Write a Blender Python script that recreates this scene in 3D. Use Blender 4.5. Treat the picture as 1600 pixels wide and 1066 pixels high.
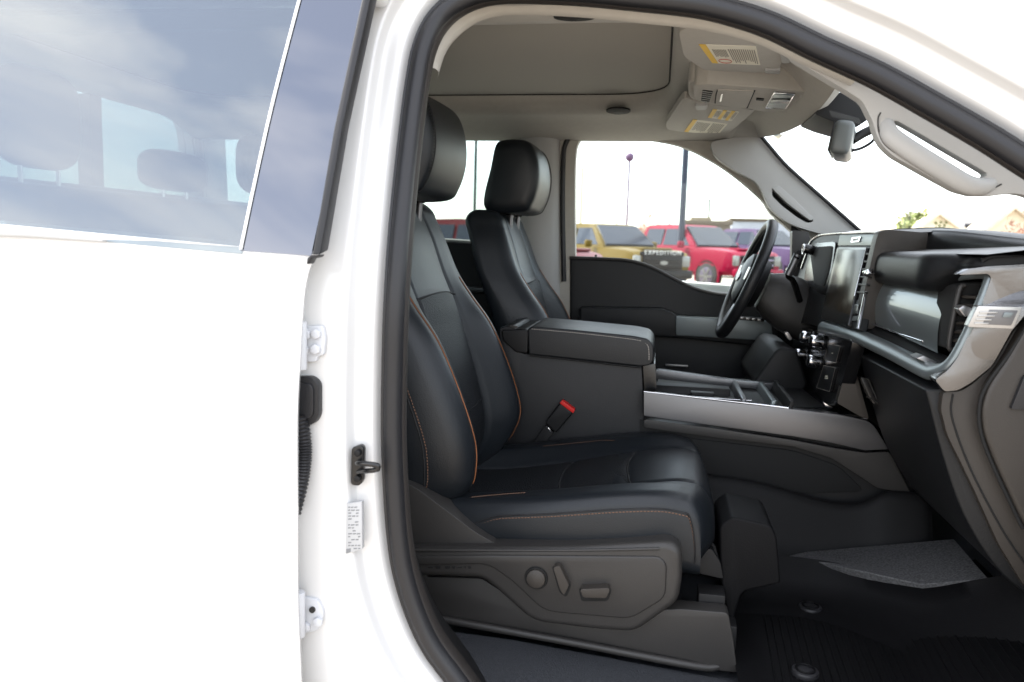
import bpy, bmesh, math, random
import numpy as np
from mathutils import Vector, Matrix

random.seed(7)
scene = bpy.context.scene
col = scene.collection
for o in list(bpy.data.objects):
    bpy.data.objects.remove(o)

# ------------------------------------------------------------------ camera
# vehicle frame: X forward (picture right), Y across the cab (away from us), Z up, ground 0
F_PX = 1250.0                                   # focal length in pixels of the 1600 px photograph
CAM = np.array([0.0, -1.1, 1.47])
YAW, PITCH, ROLL = math.radians(10.2), math.radians(-6.95), math.radians(1.6)
_f = np.array([-math.sin(YAW) * math.cos(PITCH), math.cos(YAW) * math.cos(PITCH), math.sin(PITCH)])
_r = np.cross(_f, [0, 0, 1]); _r /= np.linalg.norm(_r)
_u = np.cross(_r, _f)
_R = _r * math.cos(ROLL) + _u * math.sin(ROLL)
_U = _u * math.cos(ROLL) - _r * math.sin(ROLL)
cam_data = bpy.data.cameras.new('camera')
cam = bpy.data.objects.new('camera', cam_data)
col.objects.link(cam)
M = Matrix(((_R[0], _U[0], -_f[0], CAM[0]), (_R[1], _U[1], -_f[1], CAM[1]), (_R[2], _U[2], -_f[2], CAM[2]), (0, 0, 0, 1)))
cam.matrix_world = M
cam_data.sensor_width = 36.0
cam_data.lens = 36.0 * F_PX / 1600.0
cam_data.clip_start = 0.02
cam_data.clip_end = 2000.0
cam_data.dof.use_dof = True
cam_data.dof.focus_distance = 1.75
cam_data.dof.aperture_fstop = 5.0
scene.camera = cam

# ------------------------------------------------------------------ light
SUN_EL, SUN_AZ = math.radians(50), math.radians(164)       # azimuth measured from +X towards +Y
sun_dir = Vector((math.cos(SUN_EL) * math.cos(SUN_AZ), math.cos(SUN_EL) * math.sin(SUN_AZ), math.sin(SUN_EL)))
world = bpy.data.worlds.new('World')
scene.world = world
world.use_nodes = True
wn, wl = world.node_tree.nodes, world.node_tree.links
wn.clear()
w_out = wn.new('ShaderNodeOutputWorld')
w_bg = wn.new('ShaderNodeBackground')
w_sky = wn.new('ShaderNodeTexSky')
w_sky.sky_type = 'NISHITA'
w_sky.sun_disc = False
w_sky.sun_elevation = SUN_EL
w_sky.sun_rotation = math.pi / 2 - SUN_AZ
w_sky.air_density = 1.0
w_sky.dust_density = 1.6
w_tc = wn.new('ShaderNodeTexCoord')
w_map = wn.new('ShaderNodeMapping')
w_map.inputs['Scale'].default_value = (1.0, 1.0, 3.2)
w_no = wn.new('ShaderNodeTexNoise')
w_no.inputs['Scale'].default_value = 2.3
w_no.inputs['Detail'].default_value = 7.0
w_no.inputs['Roughness'].default_value = 0.55
w_no.inputs['Distortion'].default_value = 0.5
w_rmp = wn.new('ShaderNodeValToRGB')
w_rmp.color_ramp.elements[0].position = 0.42
w_rmp.color_ramp.elements[0].color = (0.30, 0.30, 0.30, 1)
w_rmp.color_ramp.elements[1].color = (0.86, 0.86, 0.86, 1)
w_rmp.color_ramp.elements[1].position = 0.68
w_mix = wn.new('ShaderNodeMix')
w_mix.data_type = 'RGBA'
w_mix.inputs['B'].default_value = (8.4, 8.1, 7.8, 1)
wl.new(w_tc.outputs['Generated'], w_map.inputs['Vector'])
wl.new(w_map.outputs['Vector'], w_no.inputs['Vector'])
wl.new(w_no.outputs['Fac'], w_rmp.inputs['Fac'])
wl.new(w_rmp.outputs['Color'], w_mix.inputs['Factor'])
wl.new(w_sky.outputs['Color'], w_mix.inputs['A'])
wl.new(w_mix.outputs['Result'], w_bg.inputs['Color'])
w_bg.inputs['Strength'].default_value = 0.14
wl.new(w_bg.outputs['Background'], w_out.inputs['Surface'])
sd = bpy.data.lights.new('sun', 'SUN')
sd.energy = 3.2
sd.angle = math.radians(0.6)
sd.color = (1.0, 0.94, 0.86)
so = bpy.data.objects.new('sun', sd)
so.rotation_euler = sun_dir.to_track_quat('Z', 'Y').to_euler()
so.location = sun_dir * 30
col.objects.link(so)
scene.view_settings.view_transform = 'Standard'
scene.view_settings.look = 'None'
scene.view_settings.gamma = 1.0
scene.view_settings.use_curve_mapping = False
scene.view_settings.exposure = 2.3
scene.cycles.max_bounces = 10
scene.cycles.transparent_max_bounces = 16
scene.cycles.diffuse_bounces = 5
scene.cycles.glossy_bounces = 4
scene.cycles.sample_clamp_indirect = 8.0
scene.cycles.use_denoising = True

# ------------------------------------------------------------------ geometry helpers
def ray(x, y):
    return _f * F_PX + _R * (x - 800) + _U * (533 - y)
def P(x, y, Y):                                  # point of the photograph at cross-car distance Y
    d = ray(x, y); return CAM + d * ((Y - CAM[1]) / d[1])
def PX(x, y, X):
    d = ray(x, y); return CAM + d * ((X - CAM[0]) / d[0])
def PZ(x, y, Z):
    d = ray(x, y); return CAM + d * ((Z - CAM[2]) / d[2])
def PP(x, y, p0, n):                             # on the plane through p0 with normal n
    d = ray(x, y); n = np.array(n, float); p0 = np.array(p0, float)
    return CAM + d * (((p0 - CAM) @ n) / (d @ n))
A = lambda *a: np.array(a, float)

def prop(o, label=None, cat=None, group=None, kind=None):
    if label: o['label'] = label
    if cat: o['category'] = cat
    if group: o['group'] = group
    if kind: o['kind'] = kind
    return o
def empty(name, loc=(0, 0, 0), label=None, cat=None, group=None, rz=0.0):
    o = bpy.data.objects.new(name, None)
    o.location = Vector([float(c) for c in loc]); o.rotation_euler = (0, 0, rz)
    o.empty_display_size = 0.1
    col.objects.link(o)
    return prop(o, label, cat, group)
def link(name, me, m, parent=None, smooth=True, angle=38, local=False):
    if smooth:
        me.polygons.foreach_set('use_smooth', [True] * len(me.polygons))
        me.set_sharp_from_angle(angle=math.radians(angle))
    if m is not None: me.materials.append(m)
    o = bpy.data.objects.new(name, me)
    col.objects.link(o)
    if parent is not None:
        o.parent = parent
        if not local and parent.type == 'EMPTY':
            o.matrix_parent_inverse = Matrix.Translation(-parent.location)
    return o
def mesh(name, v, f, m, parent=None, **k):
    me = bpy.data.meshes.new(name)
    me.from_pydata([tuple(float(c) for c in p) for p in v], [], f)
    me.update()
    bm = bmesh.new(); bm.from_mesh(me)
    bmesh.ops.recalc_face_normals(bm, faces=bm.faces)
    bm.to_mesh(me); bm.free()
    return link(name, me, m, parent, **k)
def from_bm(name, bm, m, parent=None, **k):
    bmesh.ops.recalc_face_normals(bm, faces=bm.faces)
    me = bpy.data.meshes.new(name); bm.to_mesh(me); bm.free()
    return link(name, me, m, parent, **k)
def bevel_bm(bm, off, seg=3, ang=25):
    if off <= 0: return
    bm.normal_update()
    es = [e for e in bm.edges if len(e.link_faces) == 2 and e.calc_face_angle(0) > math.radians(ang)]
    if es: bmesh.ops.bevel(bm, geom=es, offset=off, segments=seg, profile=0.5, affect='EDGES', clamp_overlap=True)
def prism(name, pts, vec, m, parent=None, bevel=0.0, seg=3, holes=(), bm=None, ang=25, **k):
    """closed polygon of 3-D points pushed along vec, edges rounded"""
    own = bm is None
    b = bmesh.new()
    loops = [pts] + list(holes)
    if not holes:
        vs = [b.verts.new(p) for p in pts]
        face = [b.faces.new(vs)]
    else:
        es = []
        for lp in loops:
            vs = [b.verts.new(p) for p in lp]
            es += [b.edges.new((vs[i], vs[(i + 1) % len(vs)])) for i in range(len(vs))]
        r = bmesh.ops.triangle_fill(b, edges=es, use_beauty=True)
        face = [g for g in r['geom'] if isinstance(g, bmesh.types.BMFace)]
    r = bmesh.ops.extrude_face_region(b, geom=face, use_keep_orig=True)
    nv = [g for g in r['geom'] if isinstance(g, bmesh.types.BMVert)]
    bmesh.ops.translate(b, verts=nv, vec=Vector([float(c) for c in vec]))
    bmesh.ops.recalc_face_normals(b, faces=b.faces)
    bevel_bm(b, bevel, seg, ang)
    if own: return from_bm(name, b, m, parent, **k)
    me = bpy.data.meshes.new('t'); b.to_mesh(me); b.free(); bm.from_mesh(me); bpy.data.meshes.remove(me)
def pp(px, Y):
    return [P(a, b, Y) for a, b in px]
def slab(name, px, Y0, Y1, m, parent=None, bevel=0.004, holes=(), **k):
    """outline seen in the photograph, at cross-car distance Y0, as thick as Y1-Y0"""
    return prism(name, pp(px, Y0), (0, Y1 - Y0, 0), m, parent, bevel, holes=[pp(h, Y0) for h in holes], **k)
def xz(name, pts, Y0, Y1, m, parent=None, bevel=0.004, **k):
    return prism(name, [A(x, Y0, z) for x, z in pts], (0, Y1 - Y0, 0), m, parent, bevel, **k)
def box(name, c, s, m, parent=None, bevel=0.003, rot=None, bm=None, seg=2, **k):
    b = bmesh.new()
    bmesh.ops.create_cube(b, size=1.0)
    bmesh.ops.scale(b, vec=Vector([float(q) for q in s]), verts=b.verts)
    bevel_bm(b, bevel, seg)
    T = Matrix.Translation(Vector([float(q) for q in c]))
    if rot is not None: T = T @ rot.to_4x4()
    bmesh.ops.transform(b, matrix=T, verts=b.verts)
    if bm is None: return from_bm(name, b, m, parent, **k)
    me = bpy.data.meshes.new('t'); b.to_mesh(me); b.free(); bm.from_mesh(me); bpy.data.meshes.remove(me)
def grid(name, g, m, parent=None, cu=False, cv=False, caps=False, **k):
    g = np.asarray(g, float); n, w = g.shape[:2]
    v = g.reshape(-1, 3)
    f = []
    for i in range(n if cu else n - 1):
        for j in range(w if cv else w - 1):
            a, b2 = i * w + j, i * w + (j + 1) % w
            c, d = ((i + 1) % n) * w + (j + 1) % w, ((i + 1) % n) * w + j
            f.append((a, b2, c, d))
    if caps:
        f.append(tuple(range(w))); f.append(tuple((n - 1) * w + j for j in range(w)))
    return mesh(name, v, f, m, parent, **k)
def spline(pts, n=8, closed=False):
    pts = [np.array(p, float) for p in pts]; N = len(pts); out = []
    for i in range(N if closed else N - 1):
        p1, p2 = pts[i], pts[(i + 1) % N]
        p0 = pts[(i - 1) % N] if closed or i > 0 else 2 * p1 - p2
        p3 = pts[(i + 2) % N] if closed or i < N - 2 else 2 * p2 - p1
        for j in range(n):
            t = j / n
            out.append(0.5 * ((2 * p1) + (-p0 + p2) * t + (2 * p0 - 5 * p1 + 4 * p2 - p3) * t * t + (-p0 + 3 * p1 - 3 * p2 + p3) * t ** 3))
    if not closed: out.append(pts[-1])
    return out
def rnd(pts, r, n=5):
    """round the corners of a 2-D polygon, r scalar or per corner"""
    out = []; N = len(pts)
    for i in range(N):
        p0, p1, p2 = (np.array(pts[j % N], float) for j in (i - 1, i, i + 1))
        rr = r[i] if hasattr(r, '__len__') else r
        a, b = p0 - p1, p2 - p1
        la, lb = np.linalg.norm(a), np.linalg.norm(b)
        d = min(rr, la * 0.48, lb * 0.48)
        if d < 1e-6: out.append(tuple(p1)); continue
        s, e = p1 + a / la * d, p1 + b / lb * d
        for j in range(n + 1):
            t = j / n
            out.append(tuple((1 - t) ** 2 * s + 2 * t * (1 - t) * p1 + t * t * e))
    return out
def tube(name, path, r, m, parent=None, sides=8, closed=False, bm=None, flat=1.0, **k):
    path = [np.array(p, float) for p in path]; n = len(path)
    g = []; up = None
    for i, p in enumerate(path):
        t = path[(i + 1) % n] - path[i - 1] if closed else path[min(i + 1, n - 1)] - path[max(i - 1, 0)]
        t = t / (np.linalg.norm(t) + 1e-12)
        if up is None:
            up = A(0, 0, 1) if abs(t[2]) < 0.9 else A(0, 1, 0)
        s = np.cross(t, up); s /= np.linalg.norm(s) + 1e-12
        up = np.cross(s, t)
        rr = r[i] if hasattr(r, '__len__') else r
        g.append([p + rr * (math.cos(a) * s + math.sin(a) * up * flat) for a in np.linspace(0, 2 * math.pi, sides, endpoint=False)])
    return grid(name, g, m, parent, cu=closed, cv=True, caps=not closed, angle=60, **k)
def sweep(name, path, prof, m, parent=None, closed_prof=False, **k):
    """profile (a = outward in the plane of the opening, b = across the car) along a path in X-Z"""
    path = [np.array(p, float) for p in path]; g = []
    for i, p in enumerate(path):
        t = path[min(i + 1, len(path) - 1)] - path[max(i - 1, 0)]
        L = math.hypot(t[0], t[2]); N = A(-t[2] / L, 0, t[0] / L)
        g.append([p + N * a + A(0, b, 0) for a, b in prof])
    return grid(name, g, m, parent, cv=closed_prof, **k)
def cyl(name, c, axis, r, h, m, parent=None, r2=None, seg=24, bevel=0.0, bm=None, **k):
    b = bmesh.new()
    bmesh.ops.create_cone(b, cap_ends=True, segments=seg, radius1=r, radius2=r if r2 is None else r2, depth=h)
    bevel_bm(b, bevel, 2, 40)
    q = Vector([float(t) for t in axis]).to_track_quat('Z', 'Y').to_matrix().to_4x4()
    bmesh.ops.transform(b, matrix=Matrix.Translation(Vector([float(t) for t in c])) @ q, verts=b.verts)
    if bm is None: return from_bm(name, b, m, parent, **k)
    me = bpy.data.meshes.new('t'); b.to_mesh(me); b.free(); bm.from_mesh(me); bpy.data.meshes.remove(me)
def stitches(name, path, m, parent, step=0.0065, length=0.0042, w=0.0011, nrm=(0, -1, 0)):
    """a row of short threads lying on a path"""
    path = [np.array(p, float) for p in path]
    d = [0.0]
    for i in range(1, len(path)): d.append(d[-1] + np.linalg.norm(path[i] - path[i - 1]))
    arr = np.array(path); v = []; f = []
    n = int(d[-1] / step)
    at_ = lambda s: A(*[np.interp(s, d, arr[:, q]) for q in range(3)])
    nn = np.array(nrm, float)
    for i in range(n):
        s = (i + 0.5) * step
        a, b = at_(s - length / 2), at_(s + length / 2)
        t = b - a; t /= np.linalg.norm(t) + 1e-12
        sd_ = np.cross(t, nn); sd_ /= np.linalg.norm(sd_) + 1e-12
        k = len(v); h = nn * w
        v += [a - sd_ * w, b - sd_ * w, b + sd_ * w, a + sd_ * w, a + t * w + h, b - t * w + h]
        f += [(k, k + 1, k + 5, k + 4), (k + 3, k + 4, k + 5, k + 2), (k, k + 4, k + 3), (k + 1, k + 2, k + 5)]
    o = mesh(name, v, f, m, parent, smooth=False)
    o['kind'] = 'stuff'
    return o
def sstep(a, b, x):
    t = np.clip((x - a) / (b - a), 0, 1); return t * t * (3 - 2 * t)

# ------------------------------------------------------------------ materials
def mat(name, rgb, rough=0.5, metal=0.0, spec=0.32, bump=0.0, scale=200.0, vary=0.0, vscale=8.0, coat=0.0, sheen=0.0, rvary=0.0, tex='noise', stretch=(1, 1, 1), bump2=0.0, scale2=14.0):
    m = bpy.data.materials.new(name); m.use_nodes = True
    nt = m.node_tree; b = nt.nodes['Principled BSDF']
    b.inputs['Base Color'].default_value = (*rgb, 1)
    b.inputs['Roughness'].default_value = rough
    b.inputs['Metallic'].default_value = metal
    b.inputs['Specular IOR Level'].default_value = spec
    if coat: b.inputs['Coat Weight'].default_value = coat; b.inputs['Coat Roughness'].default_value = 0.03
    if sheen: b.inputs['Sheen Weight'].default_value = sheen; b.inputs['Sheen Roughness'].default_value = 0.5
    tc = nt.nodes.new('ShaderNodeTexCoord'); mp = nt.nodes.new('ShaderNodeMapping')
    mp.inputs['Scale'].default_value = stretch
    nt.links.new(tc.outputs['Object'], mp.inputs['Vector'])
    if bump:
        if tex == 'voronoi':
            n = nt.nodes.new('ShaderNodeTexVoronoi'); n.feature = 'F1'; out = n.outputs['Distance']
        elif tex == 'wave':
            n = nt.nodes.new('ShaderNodeTexWave'); out = n.outputs['Fac']
        else:
            n = nt.nodes.new('ShaderNodeTexNoise'); n.inputs['Detail'].default_value = 3; out = n.outputs['Fac']
        n.inputs['Scale'].default_value = scale
        nt.links.new(mp.outputs['Vector'], n.inputs['Vector'])
        bp = nt.nodes.new('ShaderNodeBump'); bp.inputs['Strength'].default_value = bump; bp.inputs['Distance'].default_value = 0.002
        nt.links.new(out, bp.inputs['Height']); nt.links.new(bp.outputs['Normal'], b.inputs['Normal'])
        if bump2:                                        # slow waviness of stretched hide or moulded plastic
            n3 = nt.nodes.new('ShaderNodeTexNoise'); n3.inputs['Scale'].default_value = scale2; n3.inputs['Detail'].default_value = 4
            nt.links.new(tc.outputs['Object'], n3.inputs['Vector'])
            b3 = nt.nodes.new('ShaderNodeBump'); b3.inputs['Strength'].default_value = bump2; b3.inputs['Distance'].default_value = 0.02
            nt.links.new(n3.outputs['Fac'], b3.inputs['Height']); nt.links.new(b3.outputs['Normal'], bp.inputs['Normal'])
    if vary or rvary:
        n2 = nt.nodes.new('ShaderNodeTexNoise'); n2.inputs['Scale'].default_value = vscale; n2.inputs['Detail'].default_value = 6
        nt.links.new(mp.outputs['Vector'], n2.inputs['Vector'])
        if vary:
            cr = nt.nodes.new('ShaderNodeValToRGB')
            cr.color_ramp.elements[0].position = 0.3; cr.color_ramp.elements[1].position = 0.7
            cr.color_ramp.elements[0].color = (*[c * (1 - vary) for c in rgb], 1)
            cr.color_ramp.elements[1].color = (*[min(1, c * (1 + vary)) for c in rgb], 1)
            nt.links.new(n2.outputs['Fac'], cr.inputs['Fac']); nt.links.new(cr.outputs['Color'], b.inputs['Base Color'])
        if rvary:
            mr = nt.nodes.new('ShaderNodeMapRange')
            mr.inputs['To Min'].default_value = max(0.02, rough - rvary); mr.inputs['To Max'].default_value = min(1, rough + rvary)
            nt.links.new(n2.outputs['Fac'], mr.inputs['Value']); nt.links.new(mr.outputs['Result'], b.inputs['Roughness'])
    return m
def glass(name, tint, f0=0.04, rough=0.0, gloss=(1, 1, 1), fmax=1.0):
    m = bpy.data.materials.new(name); m.use_nodes = True
    nt = m.node_tree; nt.nodes.clear()
    o = nt.nodes.new('ShaderNodeOutputMaterial'); mx = nt.nodes.new('ShaderNodeMixShader')
    t = nt.nodes.new('ShaderNodeBsdfTransparent'); t.inputs['Color'].default_value = (*tint, 1)
    g = nt.nodes.new('ShaderNodeBsdfGlossy'); g.inputs['Roughness'].default_value = rough; g.inputs['Color'].default_value = (*gloss, 1)
    lw = nt.nodes.new('ShaderNodeLayerWeight'); lw.inputs['Blend'].default_value = 0.5
    pw = nt.nodes.new('ShaderNodeMath'); pw.operation = 'POWER'; pw.inputs[1].default_value = 5.0
    ma = nt.nodes.new('ShaderNodeMath'); ma.operation = 'MULTIPLY_ADD'; ma.inputs[1].default_value = fmax - f0; ma.inputs[2].default_value = f0
    nt.links.new(lw.outputs['Facing'], pw.inputs[0]); nt.links.new(pw.outputs[0], ma.inputs[0]); nt.links.new(ma.outputs[0], mx.inputs['Fac']); nt.links.new(t.outputs[0], mx.inputs[1]); nt.links.new(g.outputs[0], mx.inputs[2])
    nt.links.new(mx.outputs[0], o.inputs['Surface'])
    return m

M_white = mat('white_paint', (0.52, 0.52, 0.515), 0.25, coat=0.6, spec=0.4)
M_rubber = mat('black_rubber', (0.012, 0.012, 0.0135), 0.42, bump=0.08, scale=300)
M_lip = mat('seal_lip', (0.020, 0.017, 0.0155), 0.6, bump=0.1, scale=250)
M_leather = mat('black_leather', (0.0056, 0.0074, 0.0098), 0.43, bump2=0.03, scale2=9, bump=0.2, scale=420, rvary=0.04, vscale=6, spec=0.33)
M_perf = mat('perforated_leather', (0.0058, 0.0070, 0.0088), 0.52, bump=0.5, scale=330, tex='voronoi', spec=0.28)
M_leather2 = mat('console_leather', (0.0095, 0.0102, 0.0115), 0.44, bump=0.25, scale=380, rvary=0.05)
M_plastic = mat('grained_plastic', (0.0225, 0.0212, 0.0202), 0.44, bump=0.16, scale=520, rvary=0.06)
M_plastic_dk = mat('dark_plastic', (0.006, 0.006, 0.0065), 0.55, bump=0.12, spec=0.25, scale=450)
M_plastic_br = mat('brown_black_plastic', (0.025, 0.0215, 0.0185), 0.46, bump=0.14, scale=480)
M_soft = mat('soft_touch_trim', (0.0058, 0.0063, 0.0072), 0.46, spec=0.26, bump=0.2, scale=420)
M_black = mat('gloss_black', (0.006, 0.006, 0.0065), 0.25, spec=0.4)
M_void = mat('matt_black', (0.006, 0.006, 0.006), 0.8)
M_headliner = mat('headliner_fabric', (0.355, 0.338, 0.302), 0.92, bump=0.25, scale=600, vary=0.03, vscale=60, sheen=0.15)
M_shade = mat('sunshade_fabric', (0.335, 0.318, 0.280), 0.95, bump=0.25, scale=600, sheen=0.1)
M_trimgrey = mat('pillar_trim', (0.33, 0.33, 0.322), 0.55, bump=0.12, scale=500)
M_silver = mat('satin_silver', (0.125, 0.125, 0.13), 0.36, metal=0.8, bump=0.05, scale=120, stretch=(1, 1, 25))
M_brush = mat('brushed_metal', (0.135, 0.134, 0.135), 0.2, metal=1.0, bump=0.12, scale=60, stretch=(1, 1, 40))
M_teal = mat('satin_frame_paint', (0.14, 0.16, 0.165), 0.36, metal=0.55)
M_chrome = mat('chrome', (0.55, 0.55, 0.57), 0.08, metal=1.0)
M_alu = mat('badge_aluminium', (0.34, 0.335, 0.33), 0.32, metal=0.9)
M_lacquer = mat('dark_lacquer_panel', (0.15, 0.17, 0.175), 0.33, metal=0.6, coat=0.45, rvary=0.03)
M_orange = mat('orange_piping', (0.20, 0.072, 0.025), 0.6)
M_thread = mat('tan_thread', (0.12, 0.065, 0.040), 0.7)
M_thread_dk = mat('dark_thread', (0.010, 0.010, 0.011), 0.7)
M_thread_lt = mat('pale_thread', (0.34, 0.31, 0.28), 0.7)
M_red = mat('red_button', (0.45, 0.012, 0.010), 0.45)
M_label = mat('label_paper', (0.72, 0.69, 0.58), 0.6)
M_yellow = mat('label_yellow', (0.75, 0.48, 0.04), 0.6)
M_ink = mat('label_ink', (0.28, 0.26, 0.23), 0.7)
M_faintink = mat('faint_ink', (0.17, 0.175, 0.18), 0.7)
M_redink = mat('label_red_ink', (0.5, 0.12, 0.10), 0.7)
M_carpet = mat('grey_carpet', (0.075, 0.075, 0.077), 0.95, bump=1.0, scale=500, vary=0.5, vscale=240)
M_vinyl = mat('vinyl_floor', (0.026, 0.028, 0.032), 0.5, bump=0.6, scale=330, rvary=0.1)
M_mat = mat('floor_liner_rubber', (0.003, 0.003, 0.0035), 0.6, spec=0.11, bump=0.2, scale=300)
M_glass_clear = glass('clear_glass', (0.92, 0.96, 0.945), 0.012, fmax=0.25)
M_glass_priv = glass('privacy_glass', (0.42, 0.475, 0.475), 0.128, gloss=(0.92, 0.95, 1.0))
M_glass_far = glass('privacy_glass_far', (0.60, 0.655, 0.65), 0.02, fmax=0.3)
M_glass_ws = glass('windscreen_glass', (0.94, 0.97, 0.96), 0.03, fmax=0.10)
M_applique = mat('gloss_pillar_applique', (0.13, 0.135, 0.15), 0.04, metal=1.0)
M_galv = mat('painted_hinge', (0.48, 0.49, 0.51), 0.4)
M_screen = mat('display_glass', (0.034, 0.027, 0.019), 0.2, spec=0.10)  # brown of the reflected cabin is put into the base colour
M_mirror = mat('mirror_shell', (0.10, 0.11, 0.11), 0.35)
M_sticker = mat('jamb_label', (0.36, 0.365, 0.37), 0.5)
M_wood = mat('pole_metal', (0.05, 0.055, 0.07), 0.5)
# ------------------------------------------------------------------ ground
gx = [-400, -120, -40, -14, -6, 0, 6, 14, 40, 120, 400]
gy = [-400, -120, -40, -12, -5, 0, 5, 9, 14, 20, 26, 60, 140, 600]
gz = lambda y: 0.30 * float(sstep(7, 20, y))
M_asphalt = mat('asphalt', (0.27, 0.24, 0.205), 0.9, bump=0.6, scale=90, vary=0.22, vscale=3)
ground = grid('parking_lot', [[A(x, y, gz(y)) for x in gx] for y in gy], M_asphalt)
ground['kind'] = 'structure'

# ------------------------------------------------------------------ cab shell
def head_z(y):                                      # roof lining height across the car
    d = abs(y - 1.015)
    return 1.892 - (0.050 if y > 1.015 else 0.012) * float(sstep(0.50, 0.74, d)) - 0.010 * (d / 0.7) ** 2
cab = empty('truck_cab', (0, 1.015, 0), 'white pickup truck cab seen through its open front passenger doorway', 'truck cab')
def openY(z): return 0.10 + max(0.0, z - 1.42) * 0.33
def on_open(x, y, dy=0.0):
    Y = 0.15
    for _ in range(6): Y = openY(P(x, y, Y + dy)[2])
    return P(x, y, Y + dy)
seal_px = [(800, 1175), (717, 1062), (676, 1006), (650, 950), (632, 890), (623, 830), (618, 760), (615, 680), (616, 580), (619, 480),
           (625, 380), (634, 280), (644, 190), (652, 130), (662, 78), (680, 38), (708, 10), (748, -8), (800, -14), (900, -11),
           (1000, -2), (1090, 8), (1150, 22), (1208, 42), (1280, 77), (1370, 118), (1460, 168), (1540, 214), (1600, 252), (1690, 308), (1800, 372), (1870, 425), (1905, 500), (1912, 620), (1900, 780), (1865, 930), (1800, 1060), (1700, 1150), (1560, 1185), (1200, 1192), (840, 1192)]
seal = spline([on_open(*p) for p in seal_px], 5)
iB = 12 * 5                                        # end of the lower B-pillar stretch
# painted door-opening flange and jamb, one continuous pressing
prof = [(-0.004, 0.016), (0.012, 0.014), (0.022, 0.006), (0.030, -0.006), (0.036, -0.010), (0.056, -0.013), (0.062, -0.018), (0.068, -0.032), (0.075, -0.035),
        (0.090, -0.036), (0.125, -0.040), (0.17, -0.042), (0.24, -0.030), (0.34, 0.010)]
prof = [tuple(p) for p in spline(prof, 4)]
jg = []
for i, p in enumerate(seal):
    t = seal[min(i + 1, len(seal) - 1)] - seal[max(i - 1, 0)]
    L = math.hypot(t[0], t[2]); N = A(-t[2] / L, 0, t[0] / L)
    cap = 0.15 + 0.25 * float(sstep(iB + 20, iB + 45, i)) + 0.12 * float(sstep(38, 20, i))
    jg.append([p + N * min(a, cap + 0.01 * a) + A(0, b, 0) for a, b in prof])
grid('door_jamb', jg, M_white, cab, angle=80)
# weatherstrip: round bulb with an inner lip
bulb = [(0.0155 * math.cos(a) , -0.004 + 0.016 * math.sin(a)) for a in np.linspace(0, 2 * math.pi, 14, endpoint=False)]
ws = sweep('weatherstrip', seal, bulb, M_rubber, cab, closed_prof=True, angle=80)
sweep('seal_lip', seal, [(-0.011, -0.006), (-0.0150, -0.004), (-0.0175, 0.004), (-0.0170, 0.014), (-0.011, 0.034), (-0.006, 0.045)], M_lip, ws, angle=80)
sweep('seal_groove', seal, [(0.011, -0.012), (0.017, -0.013), (0.0195, -0.004), (0.018, 0.008)], M_rubber, ws, angle=80)
# inner trim behind the seal: dark on the B-pillar, pale along the roof rail
sweep('pillar_trim_lower', seal[:iB + 14], [(-0.006, 0.040), (0.000, 0.060), (0.014, 0.100), (0.04, 0.16), (0.07, 0.20), (0.12, 0.20)], M_plastic_dk, cab, angle=80)
# pale rail along the roof edge
k0, k1 = iB + 8, 25 * 5
rail = []
for i, p in enumerate(seal[k0:k1]):
    t = i / (k1 - k0 - 1)
    w = 1.0
    j = k0 + i
    tt = seal[j + 1] - seal[j - 1]; L = math.hypot(tt[0], tt[2]); N = A(-tt[2] / L, 0, tt[0] / L)
    kk_ = float(sstep(0, 10, i)) * float(sstep(k1 - k0, k1 - k0 - 25, i))
    base_ = [p + N * a + A(0, b, 0) for a, b in [(-0.008, 0.036), (-0.012 - 0.006 * kk_, 0.044), (-0.013 - 0.010 * kk_, 0.056), (-0.010 - 0.008 * kk_, 0.075)]]
    q_ = A(p[0], 0.335, head_z(0.335) + 0.003) if p[2] > 1.80 else p + N * 0.02 + A(0, 0.17, 0)
    rail.append(base_ + [base_[-1] * (1 - t_) + q_ * t_ for t_ in (0.4, 0.75, 1.0)])
grid('roof_rail_trim', rail, M_headliner, cab, angle=80)

# B-pillar fittings ---------------------------------------------------
def jamb(x, y, out=0.0):                           # a point of the jamb face
    return on_open(x, y, -0.030 - out)
# striker: plate, bolts, loop
pl = [(549, 700), (563, 695), (568, 701), (567, 752), (561, 760), (548, 758)]
q = [P(a, b, 0.068) for a, b in rnd(pl, 5)]
st = prism('striker_plate', q, (0, 0.012, 0), M_black, cab, bevel=0.0015)
for yy in (708, 748):
    cyl('bolt', P(559, yy, 0.064), (0, -1, 0), 0.0058, 0.008, M_plastic_dk, st, bevel=0.001, seg=6)
lp = [P(558, 724, 0.070), P(560, 724, 0.045), P(574, 725, 0.035), P(588, 727, 0.033), P(591, 730, 0.034), P(588, 734, 0.036), P(574, 736, 0.045), P(560, 738, 0.066)]
tube('striker_loop', spline(lp, 5), 0.0042, M_black, st)
# certification label
q = [P(a, b, 0.0625) for a, b in [(542, 787), (565, 784), (566, 858), (540, 866)]]
lb = prism('certification_label', q, (0, 0.010, 0), M_sticker, cab, bevel=0.0003)
bmk = bmesh.new()
rs = random.Random(3)
for i in range(15):
    yy = 792 + i * 4.6
    x0 = 544; 
    while x0 < 561:
        w = rs.uniform(2, 6)
        if rs.random() < 0.75:
            prism('', [P(a, b, 0.0622) for a, b in [(x0, yy), (min(x0 + w, 563), yy - 0.3), (min(x0 + w, 563), yy + 1.6), (x0, yy + 2)]], (0, 0.0004, 0), None, bm=bmk)
        x0 += w + 1.5
prism('', [P(a, b, 0.0621) for a, b in [(541, 858), (548, 857), (548, 863), (541, 865)]], (0, 0.0004, 0), None, bm=bmk)
mk = from_bm('label_print', bmk, M_faintink, lb, smooth=False); mk['kind'] = 'stuff'
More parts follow.
